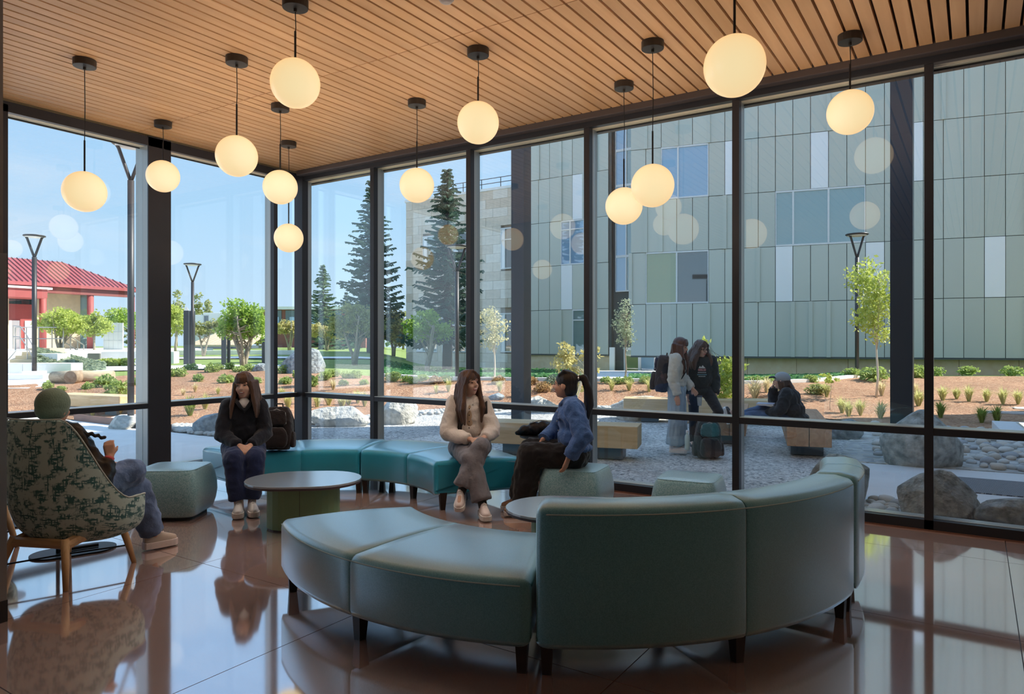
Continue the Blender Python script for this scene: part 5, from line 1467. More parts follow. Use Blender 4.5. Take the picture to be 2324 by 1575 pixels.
def wear_g(body, J, R, H):
    jk = cloth('charcoal_jacket', (0.018, 0.020, 0.024), 0.15)
    mb = MB(); top_shape(mb, J, R, (0, -.02, .56), (0.195, 0.15, 0.18), (0.20, 0.165, 0.18), (0.20, 0.17, 0.085), (0.088, 0.080, 0.058), 0.92)
    nk = Vector(J['neck']); mb.ball(nk + V(0, -.05, -.03), (.10, .075, .06), 16, 10)
    garment(mb, body, 'jacket', jk, w=0.010)
    mb = MB(); leg_shape(mb, J, R, 0.10, 0.080, 0.066, 0.95)
    garment(mb, body, 'jeans', cloth('mid_blue_jeans', (0.07, 0.125, 0.24), 0.45, 8), w=0.009)
    cap = MB(); cap.ball((0, -.012, .046), (.086, .104, .080), 26, 14, H); me = remesh(cap, 0.007, 2); me.materials.append(cloth('grey_cap_wool', (0.36, 0.39, 0.42), 0.05, 9, 0.1, 80))
    c = put('cap', me, body)
    rs = []
    for y, w_, z in ((.06, .070, .052), (.10, .068, .050), (.135, .055, .042), (.158, .03, .034)):
        rs.append([H @ V(x * w_, y, z - .018 * x * x + dz) for x, dz in ((-1, 0), (-.5, 0), (0, 0), (.5, 0), (1, 0), (.5, .006), (0, .006), (-.5, .006))])
    MB().rings(rs).build('brim', M['black'], c, True)
    for sd in 'LR': shoe(body, J, sd, P('dark_runner', (0.03, 0.032, 0.036), 0.6) if sd == 'L' else bpy.data.materials['dark_runner'], SOLE)
person('woman in grey cap and dark jacket sitting outside with legs stretched across the benches', (5.80, 3.93, -0.10), radians(188 - 90), JG, radians(-4), radians(6), 0, 'skin2', False,
       {'R': (V(-.25, -.35, .9), V(-.2, -1, -.2), 0.5), 'L': (V(.2, .9, -.1), V(0, 0, -1), 0.4)}, hair_g, 'hair_br', wear_g)

# ================================================================== outdoor furniture and bags
M['timber'] = wood('pale_bench_timber', (0.60, 0.42, 0.22), (0.78, 0.60, 0.37), 1.5, (1.0, 10, 10), 0.6, 0.05)
M['timber_r'] = wood('red_brown_timber', (0.42, 0.22, 0.12), (0.58, 0.34, 0.20), 1.5, (1.0, 10, 10), 0.6, 0.05)
M['bsteel'] = P('blue_grey_steel', (0.13, 0.17, 0.20), 0.45, 0.4)
def tbench(label, p0, p1, w=0.50, z0=0.155, z1=0.45, mat='timber', name='timber_bench', endmat=None):
    """two heavy beams side by side from p0 to p1 (front edge line) on steel blocks"""
    a, b = Vector((*p0, 0)), Vector((*p1, 0)); L_ = (b - a).length; rz = atan2(b.y - a.y, b.x - a.x)
    t = thing(name, label, 'bench', tuple(a), rz, 'timber benches in the court')
    h = w / 2
    bx('beam', M[mat], 0, L_, 0, h - 0.004, z0, z1, t, bevel=0.008)
    bx('beam', M[mat], 0, L_, h + 0.004, w, z0, z1, t, bevel=0.008)
    for f in (0.18, 0.82):
        bx('steel_block', M['bsteel'], L_ * f - 0.17, L_ * f + 0.17, 0.08, w - 0.06, 0.0, z0, t)
    return t
tbench('long timber bench just outside the glass, behind the handbag and denim jacket', S(1105, 9.88), S(1447, 9.29))
tbench('long pale timber bench furthest back, in front of the grasses', S(1415, 14.0), S(1760, 13.4), 0.55, 0.16, 0.46)
e0, e1 = S(1698, 10.75), S(1790, 12.1)
tbench('red-brown timber bench end-on behind the big backpack', (5.08, 4.02), (4.50, 6.4), 0.46, 0.15, 0.45, 'timber_r')
tbench('red-brown timber bench end-on with the woman in the cap on it', (6.36, 3.48), (5.75, 5.9), 0.56, 0.15, 0.45, 'timber_r')
tbench('weathered timber bench on the path beyond the lounge chair', S(120, 15.4), S(272, 14.6), 0.5, 0.2, 0.45)

def backpack(label, loc, rz, tilt=0.0, c=(0.02, 0.02, 0.022), c2=None, h=0.46, w=0.31, dp=0.18, parent=None, nm='backpack', straps=True):
    if parent is None: t = thing(nm, label, 'backpack', loc, rz)
    else: t = parent
    T = Matrix.Rotation(tilt, 4, 'X')
    m1 = cloth('pack_' + str(len(bpy.data.materials)), c, 0.15, 12, 0.3, 60); m2 = cloth('pack_' + str(len(bpy.data.materials)), c2, 0.15, 12, 0.3, 60) if c2 else m1
    def shell(x, y, z0, z1, w_, d_, n=4, amp=0.006):
        mb = MB(); rs = []
        for k in range(11):
            f = k / 10; s = (1 - abs(2 * f - 1) ** 4 * 0.28) * (1 - 0.16 * f * f)
            rs.append([T @ V(x + px * w_, y + py * d_, z0 + (z1 - z0) * f) for px, py in superq(n, 28, s / 2)])
        mb.rings(rs); return remesh(mb, 0.012, 3, 0.5, wrink(amp, 10))
    me = shell(0, 0, 0.0, h, w, dp); me.materials.append(m1); body = put('main_compartment', me, t)
    me = shell(0, -dp * 0.58, 0.02, h * 0.52, w * 0.8, dp * 0.45); me.materials.append(m1); put('front_pocket', me, t)
    me = shell(0, -dp * 0.5, h * 0.56, h * 0.92, w * 0.72, dp * 0.25); me.materials.append(m2); put('upper_pocket', me, t)
    for s in (-1, 1):
        me = shell(s * w * 0.50, 0, 0.02, h * 0.42, w * 0.16, dp * 0.6, amp=0.003); me.materials.append(m1); put('side_pocket', me, t)
    MB().tube([T @ V(-.035, .03, h - .01), T @ V(-.03, .03, h + .035), T @ V(.03, .03, h + .035), T @ V(.035, .03, h - .01)], 0.008, 6).build('top_handle', M['black'], t, True)
    MB().tube([T @ V(-w * .33, -dp * .52, h * .60), T @ V(-w * .30, -dp * .50, h * .86), T @ V(0, -dp * .46, h * .95), T @ V(w * .30, -dp * .50, h * .86), T @ V(w * .33, -dp * .52, h * .60)], 0.004, 6).build('zipper', M['galv'], t)
    if straps:
        for s in (-1, 1):
            MB().tube([T @ V(s * .09, dp * .45, h * .9), T @ V(s * .11, dp * .75, h * .7), T @ V(s * .12, dp * .75, h * .35), T @ V(s * .12, dp * .5, .06)], 0.02, 8, 0.4).build('strap', m1, t, True)
    return t
backpack('black leather backpack standing on the teal bench beside the woman in the sweater', (2.04, -2.07, 0.47), radians(-52 + 90), -0.12, (0.022, 0.017, 0.018), None, 0.43, 0.30, 0.20)
# backpack worn by the woman in the cream jacket
t = thing('backpack', 'black backpack worn by the woman in the cream jacket', 'backpack', (3.70, -1.07, 0.50), radians(-46 + 180 - 90 + 180 - 0))
backpack('', None, 0, -0.05, (0.015, 0.015, 0.017), None, 0.46, 0.28, 0.17, t, straps=False)
for s in (-1, 1):
    MB().tube([(s * .11, .16, .46), (s * .12, .23, .53), (s * .115, .36, .50), (s * .11, .41, .36), (s * .12, .38, .22), (s * .15, .25, .10)], 0.026, 8, 0.35).build('strap', M['black'], t, True)
t = thing('backpack', 'dark navy backpack worn by the standing woman in the pale hoodie', 'backpack', (4.21, 2.84, 0.86), radians(14 + 90 + 180))
backpack('', None, 0, -0.10, (0.018, 0.02, 0.03), (0.012, 0.02, 0.06), 0.52, 0.33, 0.20, t, straps=False)
for s in (-1, 1):
    MB().tube([(s * .10, .14, .48), (s * .115, .22, .53), (s * .115, .34, .46), (s * .115, .36, .30), (s * .13, .24, .10)], 0.024, 8, 0.35).build('strap', M['black'], t, True)
backpack('large black and teal backpack standing on the gravel outside', (4.93, 2.72, 0.0), radians(-58 + 90), -0.10, (0.018, 0.02, 0.023), (0.02, 0.10, 0.115), 0.50, 0.36, 0.25)
b_ = thing('water_bottle', 'pale bottle held upright in the side pocket of the gravel backpack', 'bottle', (4.68, 2.60, 0.10))
MB().lathe([(.03, 0), (.034, .01), (.034, .17), (.028, .20), (.016, .215), (.016, .235)], 16).build('flask', P('mint_flask', (0.50, 0.60, 0.58), 0.4), b_, True)
MB().lathe([(.019, .232), (.019, .262), (.01, .268)], 14).build('cap', WHITE, b_)
c_ = thing('drink_cup', 'small pale cup in the hand of the woman in the pale hoodie', 'cup', (4.67, 3.14, 0.66))
MB().lathe([(.026, 0), (.036, .12), (.038, .125)], 18).build('cup', P('paper_cup', (0.62, 0.68, 0.70), 0.5), c_, True)
MB().lathe([(.040, .122), (.040, .132), (.034, .142)], 18).build('lid', P('navy_lid', (0.05, 0.07, 0.12), 0.4), c_)
hb = thing('handbag', 'soft dark leather handbag slumped on the small black side table', 'bag', (4.30, -0.62, 0.62), radians(33))
mb = MB()
for x, w_, h_ in ((-.20, .02, .05), (-.16, .055, .10), (-.08, .075, .135), (.02, .08, .145), (.10, .075, .135), (.16, .06, .10), (.20, .02, .05)):
    mb.ball((x, 0, h_ / 2), (.075, w_, h_ / 2 + .004), 14, 10)
me = remesh(mb, 0.009, 3, 0.5, wrink(0.006, 14)); me.materials.append(P('dark_leather', (0.014, 0.014, 0.017), 0.4, bump=0.2, bscale=30)); put('bag_body', me, hb)
MB().tube([(-.13, -.03, .12), (-.02, -.05, .158), (.12, -.03, .13)], 0.005, 6).build('zip', M['galv'], hb, True)
MB().tube([(.14, .0, .12), (.22, .02, .10), (.28, .03, .03), (.26, .0, .008), (.18, -.05, .008)], 0.008, 6).build('strap', M['black'], hb, True)
bk_ = thing('notebook', 'pale closed notebook on the knees of the woman in the cap', 'book', (5.42, 3.83, 0.655), radians(188 - 90))
bx('cover', P('lavender_cover', (0.48, 0.50, 0.62), 0.5), -.15, .15, -.12, .12, 0, .004, bk_)
bx('pages', WHITE, -.145, .147, -.115, .115, .004, .022, bk_)
bx('cover', bpy.data.materials['lavender_cover'], -.15, .15, -.12, .12, .022, .026, bk_)

# woven doormat, concrete slabs with inset lights, walkway
M['cool'] = P('smooth_grey_concrete', (0.72, 0.72, 0.73), 0.75, var=0.06, vscale=2)
o = MB().prism([(6.3, 0.95), (6.55, 3.35), (7.45, 3.42), (10.5, 3.75), (14.5, 4.1), (14.5, 1.8), (8.4, 1.25), (7.2, 0.75)], -0.2, 0.004).build('ground_walkway', M['cool']); o['kind'] = 'structure'
def mat_mat():
    m, nt, b = mk('woven_mat')
    N, L = nt.nodes, nt.links
    tc = N.new('ShaderNodeTexCoord'); mp = N.new('ShaderNodeMapping'); mp.inputs['Scale'].default_value = (9, 14, 1); mp.inputs['Rotation'].default_value = (0, 0, 0.3)
    br = N.new('ShaderNodeTexBrick'); br.inputs['Color1'].default_value = (0.075, 0.09, 0.115, 1); br.inputs['Color2'].default_value = (0.10, 0.115, 0.14, 1); br.inputs['Mortar'].default_value = (0.36, 0.37, 0.37, 1)
    br.inputs['Scale'].default_value = 1.0; br.inputs['Mortar Size'].default_value = 0.035
    L.new(tc.outputs['Object'], mp.inputs[0]); L.new(mp.outputs[0], br.inputs['Vector']); L.new(br.outputs[0], b.inputs['Base Color']); b.inputs['Roughness'].default_value = 0.9
    return m
dm = thing('door_mat', 'long dark woven mat with a stepped dot pattern lying on the walkway', 'mat', (9.35, 2.47, 0.004), radians(3))
MB().box(-1.85, 1.85, -0.46, 0.46, 0, 0.012).build('mat_pile', mat_mat(), dm)
lightm = emis('recessed_light', (1.0, 0.86, 0.6), 1.6)
for i, (x, y, rz, lab) in enumerate(((9.35, 7.9, 0.06, 'square concrete slab with a glowing strip light, nearer the glass'), (9.4, 12.6, 0.06, 'dark square slab with strip light further back beside the grasses'))):
    t = thing('light_slab', lab, 'slab', (x, y, 0), rz)
    if i == 0:
        bx('slab_top', M['cool'], -1.1, 1.1, -0.75, 0.75, 0, 0.16, t, bevel=0.01)
        zt = 0.16
    else:
        MB().box(-1.3, 1.3, -1.5, 1.5, 0, 0.10).build('gravel_tray', M['gravel'], t); zt = 0.10
        for y_ in (-1.45, 1.45): bx('tray_edge', M['cool'], -1.34, 1.34, y_ - 0.05, y_ + 0.05, 0, 0.14, t)
        bx('inset_pad', M['cool'], -1.3, -0.4, -0.2, 0.75, 0.1, 0.13, t)
        zt = 0.13
    bx('strip_light', lightm, -0.72, -0.54, -0.5, 0.55, zt, zt + 0.008, t)
    bx('light_trim', M['galv'], -0.76, -0.50, -0.55, 0.60, zt - 0.002, zt + 0.004, t)

# ================================================================== boulders and river stones
def rockmat(name, c1, c2): return P(name, c1, 0.85, col2=c2, vscale=11, bump=3.0, bscale=9, detail=12, contrast=0.35)
M['rk1'] = rockmat('grey_green_granite', (0.20, 0.215, 0.20), (0.52, 0.53, 0.50))
M['rk2'] = rockmat('blue_basalt', (0.16, 0.19, 0.21), (0.42, 0.46, 0.48))
M['rk3'] = rockmat('pale_fieldstone', (0.40, 0.40, 0.37), (0.68, 0.67, 0.62))
def boulder(label, loc, size, seed, mat='rk1', rz=0.0, rough=0.22, name='boulder'):
    bm = bmesh.new(); bmesh.ops.create_icosphere(bm, subdivisions=5, radius=1.0)
    r = random.Random(seed); off = V(r.uniform(0, 50), r.uniform(0, 50), r.uniform(0, 50))
    planes = [(V(r.uniform(-1, 1), r.uniform(-1, 1), r.uniform(-0.3, 1)).normalized(), r.uniform(0.62, 0.88)) for _ in range(9)]
    for v in bm.verts:
        p = v.co.copy(); p *= 1 + rough * mnoise.noise(p * 1.1 + off) + 0.05 * mnoise.noise(p * 4 + off) + 0.02 * mnoise.noise(p * 11 + off)
        for n, d in planes:
            e = p.dot(n) - d
            if e > 0: p -= n * e * 0.85
        v.co = V(p.x * size[0], p.y * size[1], max(p.z, -0.75) * size[2])
    me = bpy.data.meshes.new(name); bm.to_mesh(me); bm.free()
    me.polygons.foreach_set('use_smooth', [True] * len(me.polygons)); me.materials.append(M[mat])
    o = put(name, me, None, (loc[0], loc[1], loc[2] + size[2] * 0.55), (0, 0, rz))
    return lift(o, label, 'rock', 'garden boulders')
boulder('largest grey boulder right of the court, in front of the dark outdoor column', (7.38, 3.70, 0), (0.50, 0.42, 0.46), 3, 'rk1', 0.4)
boulder('small dark boulder just behind the sofa end against the glass', (6.85, 0.85, 0), (0.30, 0.26, 0.30), 8, 'rk1', 0.2)
boulder('light-topped boulder against the glass, cut by the rightmost mullion', (7.68, 0.66, 0), (0.34, 0.27, 0.27), 12, 'rk1', 0.1)
boulder('mossy flat boulder against the glass at the right edge', (8.25, 0.58, 0), (0.30, 0.20, 0.17), 15, 'rk1', 0.0)
boulder('long flat slab of stone at the gravel edge behind the corner bench', (*S(775, 13.4), 0), (0.62, 0.26, 0.24), 21, 'rk3', YAW + 0.1)
boulder('pale rounded boulder behind the teal benches, right of the first mullion', (*S(900, 13.8), 0), (0.48, 0.34, 0.30), 25, 'rk3', YAW)
boulder('low boulder by the path, left of the woman in the sweater', (*S(478, 12.3), 0), (0.30, 0.24, 0.24), 29, 'rk2', YAW)
boulder('big blue-grey boulder on the rise beyond the window corner', tuple(at(688, 23.6, dz=-0.1)), (0.80, 0.6, 0.62), 33, 'rk2', YAW)
boulder('sunlit pale boulder beside the far timber bench', (*S(1445, 14.6), 0), (0.62, 0.40, 0.30), 37, 'rk3', YAW)
boulder('small pale boulder behind the denim jacket, by the gravel edge', (*S(1222, 16.2), 0.0), (0.40, 0.30, 0.24), 41, 'rk3', YAW)
boulder('small boulder at the right end of the end-on benches', (*S(1915, 11.6), 0), (0.32, 0.26, 0.22), 45, 'rk2', YAW)
boulder('rough grey pedestal stone at the foot of the near lamp post', (*S(283, 12.9), 0), (0.26, 0.24, 0.16), 49, 'rk3', YAW)
boulder('small dark stone in the bark behind the cream jacket', tuple(at(1127, 17.6)), (0.20, 0.14, 0.12), 51, 'rk2', YAW)
boulder('low grey stone in the bark by the maple trunk', tuple(at(590, 24.6, dz=-.05)), (0.34, 0.2, 0.2), 53, 'rk2', YAW)
lg = thing('fallen_log', 'weathered fallen log with its round cut end facing the window', 'log', tuple(at(166, 20.6)), YAW)
LM = P('weathered_bark', (0.42, 0.33, 0.22), 0.9, col2=(0.66, 0.55, 0.40), vscale=5, stretch=(1, 6, 6), bump=0.6, bscale=20)
MB().tube([(-.9, .5, .16), (-.2, .25, .17), (.9, .5, .17)], [.16, .19, .17], 16).build('trunk', LM, lg, True)
MB().tube([(-.02, -.1, .16), (.02, .35, .17)], [.20, .20], 18).build('cut_piece', P('log_end', (0.28, 0.20, 0.13), 0.9, col2=(0.46, 0.36, 0.26), vscale=9, bump=0.5), lg, True)

pm_ = [P('river_stone_%d' % i, c, 0.7, var=0.12, vscale=8) for i, c in enumerate(((0.50, 0.50, 0.48), (0.62, 0.60, 0.56), (0.38, 0.39, 0.40), (0.56, 0.50, 0.43)))]
def peb(seed, sub=2):
    bm = bmesh.new(); bmesh.ops.create_icosphere(bm, subdivisions=sub, radius=1.0); r = random.Random(seed); off = V(r.uniform(0, 50), 0, 0)
    for v in bm.verts: v.co = v.co * (1 + 0.22 * mnoise.noise(v.co * 0.9 + off)); v.co.z *= 0.55
    me = bpy.data.meshes.new('river_stone'); bm.to_mesh(me); bm.free(); me.polygons.foreach_set('use_smooth', [True] * len(me.polygons)); return me
pebs = []
for i in range(8):
    me = peb(i); me.materials.append(pm_[i % 4]); pebs.append(me)
r = random.Random(11)
def in_bed(x, y):
    if 6.55 < x < 10.5 and 3.75 < y < 7.6: return x > 6.75 - (y - 3.4) * 0.15
    return False
o = MB().prism([(6.45, 3.45), (7.5, 3.5), (10.6, 3.8), (10.6, 7.4), (8.2, 8.6), (6.2, 8.2), (6.3, 5)], -0.1, 0.003).build('ground_stone_bed', cells('packed_river_stone', [(0.34, 0.34, 0.34), (0.62, 0.61, 0.58), (0.45, 0.45, 0.46), (0.70, 0.68, 0.63), (0.40, 0.38, 0.36)], 9.0, 1.0, 0.8), None); o['kind'] = 'structure'
spots = []
for _ in range(2600):
    x, y = r.uniform(6.2, 10.3), r.uniform(3.62 + 0, 8.2)
    if y < 3.55 + 0.1 * (x - 7): continue
    if x < 6.9 + max(0, 4.4 - y) * 0 - (y - 3.6) * 0.12: continue
    if x > 8.2 and y > 7.1: continue
    if (x - 7.38) ** 2 / .42 + (y - 3.7) ** 2 / .34 < 1 or (6.85 < x < 7.35 and 4.25 < y < 4.8): continue
    s = r.uniform(0.05, 0.105)
    if any((x - a) ** 2 + (y - b) ** 2 < (0.95 * (s + c)) ** 2 for a, b, c in spots): continue
    spots.append((x, y, s))
for _ in range(120):
    x, y = r.uniform(7.12, 7.36), r.uniform(0.32, 1.0)
    s = r.uniform(0.04, 0.085)
    if any((x - a) ** 2 + (y - b) ** 2 < (0.7 * (s + c)) ** 2 for a, b, c in spots): continue
    spots.append((x, y, s))
spots.sort(key=lambda q: -q[2] / ((q[0] - CAM[0]) ** 2 + (q[1] - CAM[1]) ** 2) ** 0.5)
stuff = MB()
ico = pebs[0]
def addp(mb, x, y, z, s, rr):
    me = pebs_l[rr.randrange(4)]; a = rr.uniform(0, 6.28); k = rr.uniform(0.75, 1.35)
    mb.add([(x + (v.co.x * cos(a) - v.co.y * k * sin(a)) * s, y + (v.co.x * sin(a) + v.co.y * k * cos(a)) * s, z + v.co.z * s) for v in me.vertices], [tuple(p.vertices) for p in me.polygons])
pebs_l = [peb(20 + i, 1) for i in range(4)]
for i, (x, y, s) in enumerate(spots):
    if i < 290:
        o = put('river_stone', pebs[r.randrange(8)], None, (x, y, s * 0.35), (r.uniform(-.2, .2), r.uniform(-.2, .2), r.uniform(0, 6.28)), (s, s * r.uniform(0.75, 1.35), s))
        lift(o, 'smooth rounded river stone in the stone bed beside the walkway', 'stone', 'river stones beside the walkway')
for _ in range(900):      # stone edge along the bark bed and by the path
    px = r.uniform(395, 560); d = r.uniform(11.9, 13.3)
    p = at(px, d, 0.0)
    if p.y > 0.38: addp(stuff, p.x, p.y, 0.02, r.uniform(.03, .08), r)
for _ in range(1500):
    px = r.uniform(560, 1800); d = surv(px)[0] - abs(r.gauss(0, 0.28)); p = at(px, d, 0.0)
    addp(stuff, p.x, p.y, 0.02, r.uniform(.03, .08), r)
o = stuff.build('river_stone_edge', pm_[0], None, True); lift(o, 'loose pale stones scattered along the edge of the bark bed', 'stones', None, 'stuff')

# ================================================================== planting
def locate(px, py):
    """distance at which a plant whose foot is seen at (px, py) stands on the rising ground"""
    d = 9.0
    while d < 60:
        if 779 + 1605 * (1.55 - gz(px, d)) / d <= py: break
        d += 0.05
    return d
def leaves(mb, c, rad, n, size, r, shell=0.35, up=0.3, asp=1.5):
    for _ in range(n):
        v = V(r.gauss(0, 1), r.gauss(0, 1), r.gauss(0, 1)).normalized() * (shell + (1 - shell) * r.random()) ** 0.5
        p = V(c[0] + v.x * rad[0], c[1] + v.y * rad[1], c[2] + v.z * rad[2])
        n_ = (V(r.gauss(0, 1), r.gauss(0, 1), r.gauss(0, 1) + up)).normalized(); a = n_.orthogonal().normalized(); b = n_.cross(a)
        t = r.uniform(0, 6.28); a, b = a * cos(t) + b * sin(t), b * cos(t) - a * sin(t)
        s = size * r.uniform(0.6, 1.25)
        mb.add([p - a * s * asp * 0.5, p - b * s * 0.42, p + a * s * asp * 0.5, p + b * s * 0.42], [(0, 1, 2, 3)])
def leafm(name, c, c2, tr=0.45): return P(name, c, 0.55, col2=c2, vscale=1.5, trans=tr, coord='Object', detail=6)
LM_ = {k: leafm('leaf_' + k, a, b) for k, (a, b) in dict(
    shrub=((0.24, 0.36, 0.09), (0.50, 0.60, 0.20)), lime=((0.40, 0.50, 0.08), (0.66, 0.72, 0.22)), yellow=((0.52, 0.48, 0.16), (0.74, 0.68, 0.34)), olive=((0.28, 0.33, 0.11), (0.54, 0.54, 0.24)),
    cover=((0.06, 0.19, 0.07), (0.20, 0.44, 0.17)), maple=((0.26, 0.44, 0.06), (0.48, 0.64, 0.13)), pale=((0.60, 0.58, 0.32), (0.80, 0.76, 0.52)), dusty=((0.28, 0.35, 0.24), (0.48, 0.55, 0.38)), rust=((0.40, 0.24, 0.10), (0.58, 0.42, 0.20)),
    needle=((0.05, 0.115, 0.095), (0.15, 0.235, 0.17)), needle2=((0.12, 0.21, 0.15), (0.28, 0.36, 0.24)), grass=((0.52, 0.54, 0.18), (0.82, 0.78, 0.42)), straw=((0.70, 0.60, 0.34), (0.92, 0.84, 0.58)), fern=((0.22, 0.32, 0.05), (0.42, 0.50, 0.12))).items()}
M['bark'] = P('grey_bark', (0.30, 0.25, 0.19), 0.9, col2=(0.50, 0.44, 0.35), vscale=8, stretch=(4, 4, 1), bump=0.4, bscale=30)
M['bark_d'] = P('dark_bark', (0.07, 0.055, 0.045), 0.9, var=0.2)
M['bark_w'] = P('white_bark', (0.70, 0.64, 0.52), 0.8, var=0.12)

shr = []
for i in range(4):
    r = random.Random(100 + i); mb = MB()
    for k in range(7): leaves(mb, (r.uniform(-.28, .28), r.uniform(-.28, .28), r.uniform(.25, .5)), (.42, .42, .36), 60, 0.15, r)
    shr.append(mb)
shr_me = {}
def shrub(px, py, s, label, mat='shrub', group='low shrubs in the bark bed', name='shrub'):
    d = locate(px, py); p = at(px, d, dz=-0.02); r = random.Random(int(px * 7 + py))
    i = r.randrange(4); key = (i, mat)
    if key not in shr_me: shr_me[key] = shr[i].mesh('shrub', LM_[mat])
    o = put(name, shr_me[key], None, tuple(p), (0, 0, r.uniform(0, 6.28)), (s * r.uniform(.9, 1.2), s * r.uniform(.9, 1.2), s * r.uniform(.85, 1.1)))
    return lift(o, label, 'shrub', group)
tuf = []
for i in range(4):
    r = random.Random(200 + i); mb = MB()
    for k in range(90):
        a = r.uniform(0, 6.28); ln = r.uniform(.55, 1.0); sp = r.uniform(.1, .75); w_ = .022
        dx, dy = cos(a), sin(a); b0 = V(dx * .05 * r.random(), dy * .05 * r.random(), 0); sd = V(-dy, dx, 0) * w_
        p1 = b0 + V(dx * sp * .25, dy * sp * .25, ln * .6); p2 = b0 + V(dx * sp * .75, dy * sp * .75, ln * (.95 - sp * .35))
        mb.add([b0 - sd, b0 + sd, p1 + sd * .8, p1 - sd * .8, p2], [(0, 1, 2, 3), (3, 2, 4)])
    tuf.append(mb)
tuf_me = {}
def tuft(px, py, s, label, mat='grass', group='ornamental grasses', name='grass_tuft'):
    d = locate(px, py); p = at(px, d, dz=-0.01); r = random.Random(int(px * 5 + py)); i = r.randrange(4); key = (i, mat)
    if key not in tuf_me: tuf_me[key] = tuf[i].mesh('grass_tuft', LM_[mat])
    o = put(name, tuf_me[key], None, tuple(p), (0, 0, r.uniform(0, 6.28)), (s, s, s * r.uniform(.85, 1.15)))
    return lift(o, label, 'grass', group)
def row(fn, items, phrase, side, **kw):
    for i, it in enumerate(sorted(items)):
        fn(it[0], it[1], it[2], '%s, %s from the left %s' % (phrase, ORD[i], side), it[3] if len(it) > 3 else kw.get('mat', 'shrub'))
row(shrub, [(110, 886, .30), (200, 884, .26), (236, 880, .46), (268, 893, .44), (303, 876, .34), (140, 888, .2)], 'bright green shrub in the bark', 'beside the tall near lamp post', mat='shrub')
row(shrub, [(402, 856, .42), (433, 840, .36), (479, 846, .44), (497, 840, .3), (542, 846, .36), (565, 842, .36), (639, 848, .34), (522, 838, .3)], 'low sunlit shrub', 'along the crest by the maple', mat='shrub')
row(shrub, [(450, 866, .28), (514, 870, .36), (583, 870, .28), (647, 872, .30), (676, 858, .32), (710, 877, .38), (737, 864, .34), (757, 855, .32), (779, 874, .22), (789, 859, .32), (809, 859, .3), (827, 874, .25)], 'rounded low shrub in the bark', 'below the big blue boulder', mat='shrub')
row(shrub, [(889, 866, .42), (921, 867, .30), (938, 871, .24), (959, 866, .32), (991, 872, .30, 'rust'), (1015, 868, .3), (1130, 872, .28, 'rust'), (1206, 874, .34, 'rust'), (1230, 890, .34, 'rust'), (1254, 872, .34, 'dusty'), (1190, 892, .3, 'yellow'), (1276, 885, .3, 'yellow')], 'small shrub by the curb', 'in front of the stone building', mat='shrub')
row(shrub, [(1375, 870, .22), (1401, 870, .24), (1423, 869, .26), (1465, 871, .28), (1695, 870, .30), (1719, 871, .34), (1740, 871, .28), (1842, 868, .32), (1856, 896, .42, 'olive')], 'leafy shrub along the curb', 'in front of the panelled facade', mat='shrub')
row(shrub, [(1932, 858, .44), (1980, 866, .62), (2081, 858, .5), (2124, 852, .40), (2148, 848, .48), (2199, 852, .48), (2240, 847, .44), (2297, 852, .48)], 'green shrub at the wall foot', 'beyond the bark at right', mat='shrub')
row(tuft, [(190, 918, .42, 'fern'), (210, 921, .36), (238, 918, .42, 'fern'), (257, 915, .4), (283, 913, .42, 'fern'), (210, 946, .32, 'grass'), (273, 942, .34, 'grass')], 'feathery plant', 'between the bench and near lamp post')
row(tuft, [(416, 898, .32, 'straw'), (443, 890, .34, 'straw'), (495, 896, .26), (431, 945, .62, 'fern'), (466, 930, .5), (654, 927, .5), (675, 918, .5), (720, 928, .46), (746, 922, .5), (776, 928, .5), (791, 920, .46), (812, 915, .46), (827, 922, .46), (756, 886, .42, 'straw'), (640, 905, .4)], 'yellow-green grass tuft', 'behind the corner windows', mat='grass')
row(tuft, [(990, 894, .34), (1018, 891, .42), (1134, 890, .42), (1180, 903, .4), (1388, 888, .42), (1428, 888, .44), (1473, 892, .46), (1713, 906, .78, 'straw'), (1767, 901, .62, 'straw'), (1740, 893, .5, 'straw'), (1650, 908, .5, 'straw'), (1876, 902, .44)], 'grass tuft in the bark', 'behind the outdoor benches', mat='grass')
row(tuft, [(1911, 938, .52), (1926, 947, .42), (1953, 943, .52), (1999, 951, .52), (2001, 899, .5, 'straw'), (2076, 902, .46, 'straw'), (2084, 923, .6), (2140, 910, .56), (2171, 907, .46), (2199, 913, .5), (2239, 913, .48), (2276, 918, .48), (2311, 918, .48), (2135, 949, .48, 'fern'), (2228, 960, .50, 'fern'), (2262, 962, .44, 'fern')], 'sunlit grass clump', 'in the bark at far right', mat='grass')

# ground cover
def cover(name, label, pts, n, size, mat, seed, dz=0.10):
    r = random.Random(seed); mb = MB()
    for _ in range(n):
        px, d = pts(r); p = at(px, d, dz=dz * (0.4 + 0.9 * r.random()))
        nn = V(r.gauss(0, .5), r.gauss(0, .5), 1).normalized(); a = nn.orthogonal().normalized(); b = nn.cross(a); s = size * r.uniform(.6, 1.3)
        mb.add([p - a * s, p - b * s * .8, p + a * s, p + b * s * .8], [(0, 1, 2, 3)])
    return lift(mb.build(name, LM_[mat]), label, 'ground cover', None, 'stuff')
def pc1(r):
    px = r.uniform(850, 1345); a = surv(px)[1] + 0.7; return px, a + (r.random() ** 1.3) * (34 - a)
def pc2(r):
    px = r.uniform(1430, 1985); a = surv(px)[1] + 0.7; return px, a + (r.random() ** 1.2) * (27 - a)
cover('ground_cover', 'dense dark green ground cover below the stone building', pc1, 15000, 0.07, 'cover', 1)
cover('ground_cover', 'dense dark green ground cover in front of the panelled facade', pc2, 12000, 0.07, 'cover', 2)
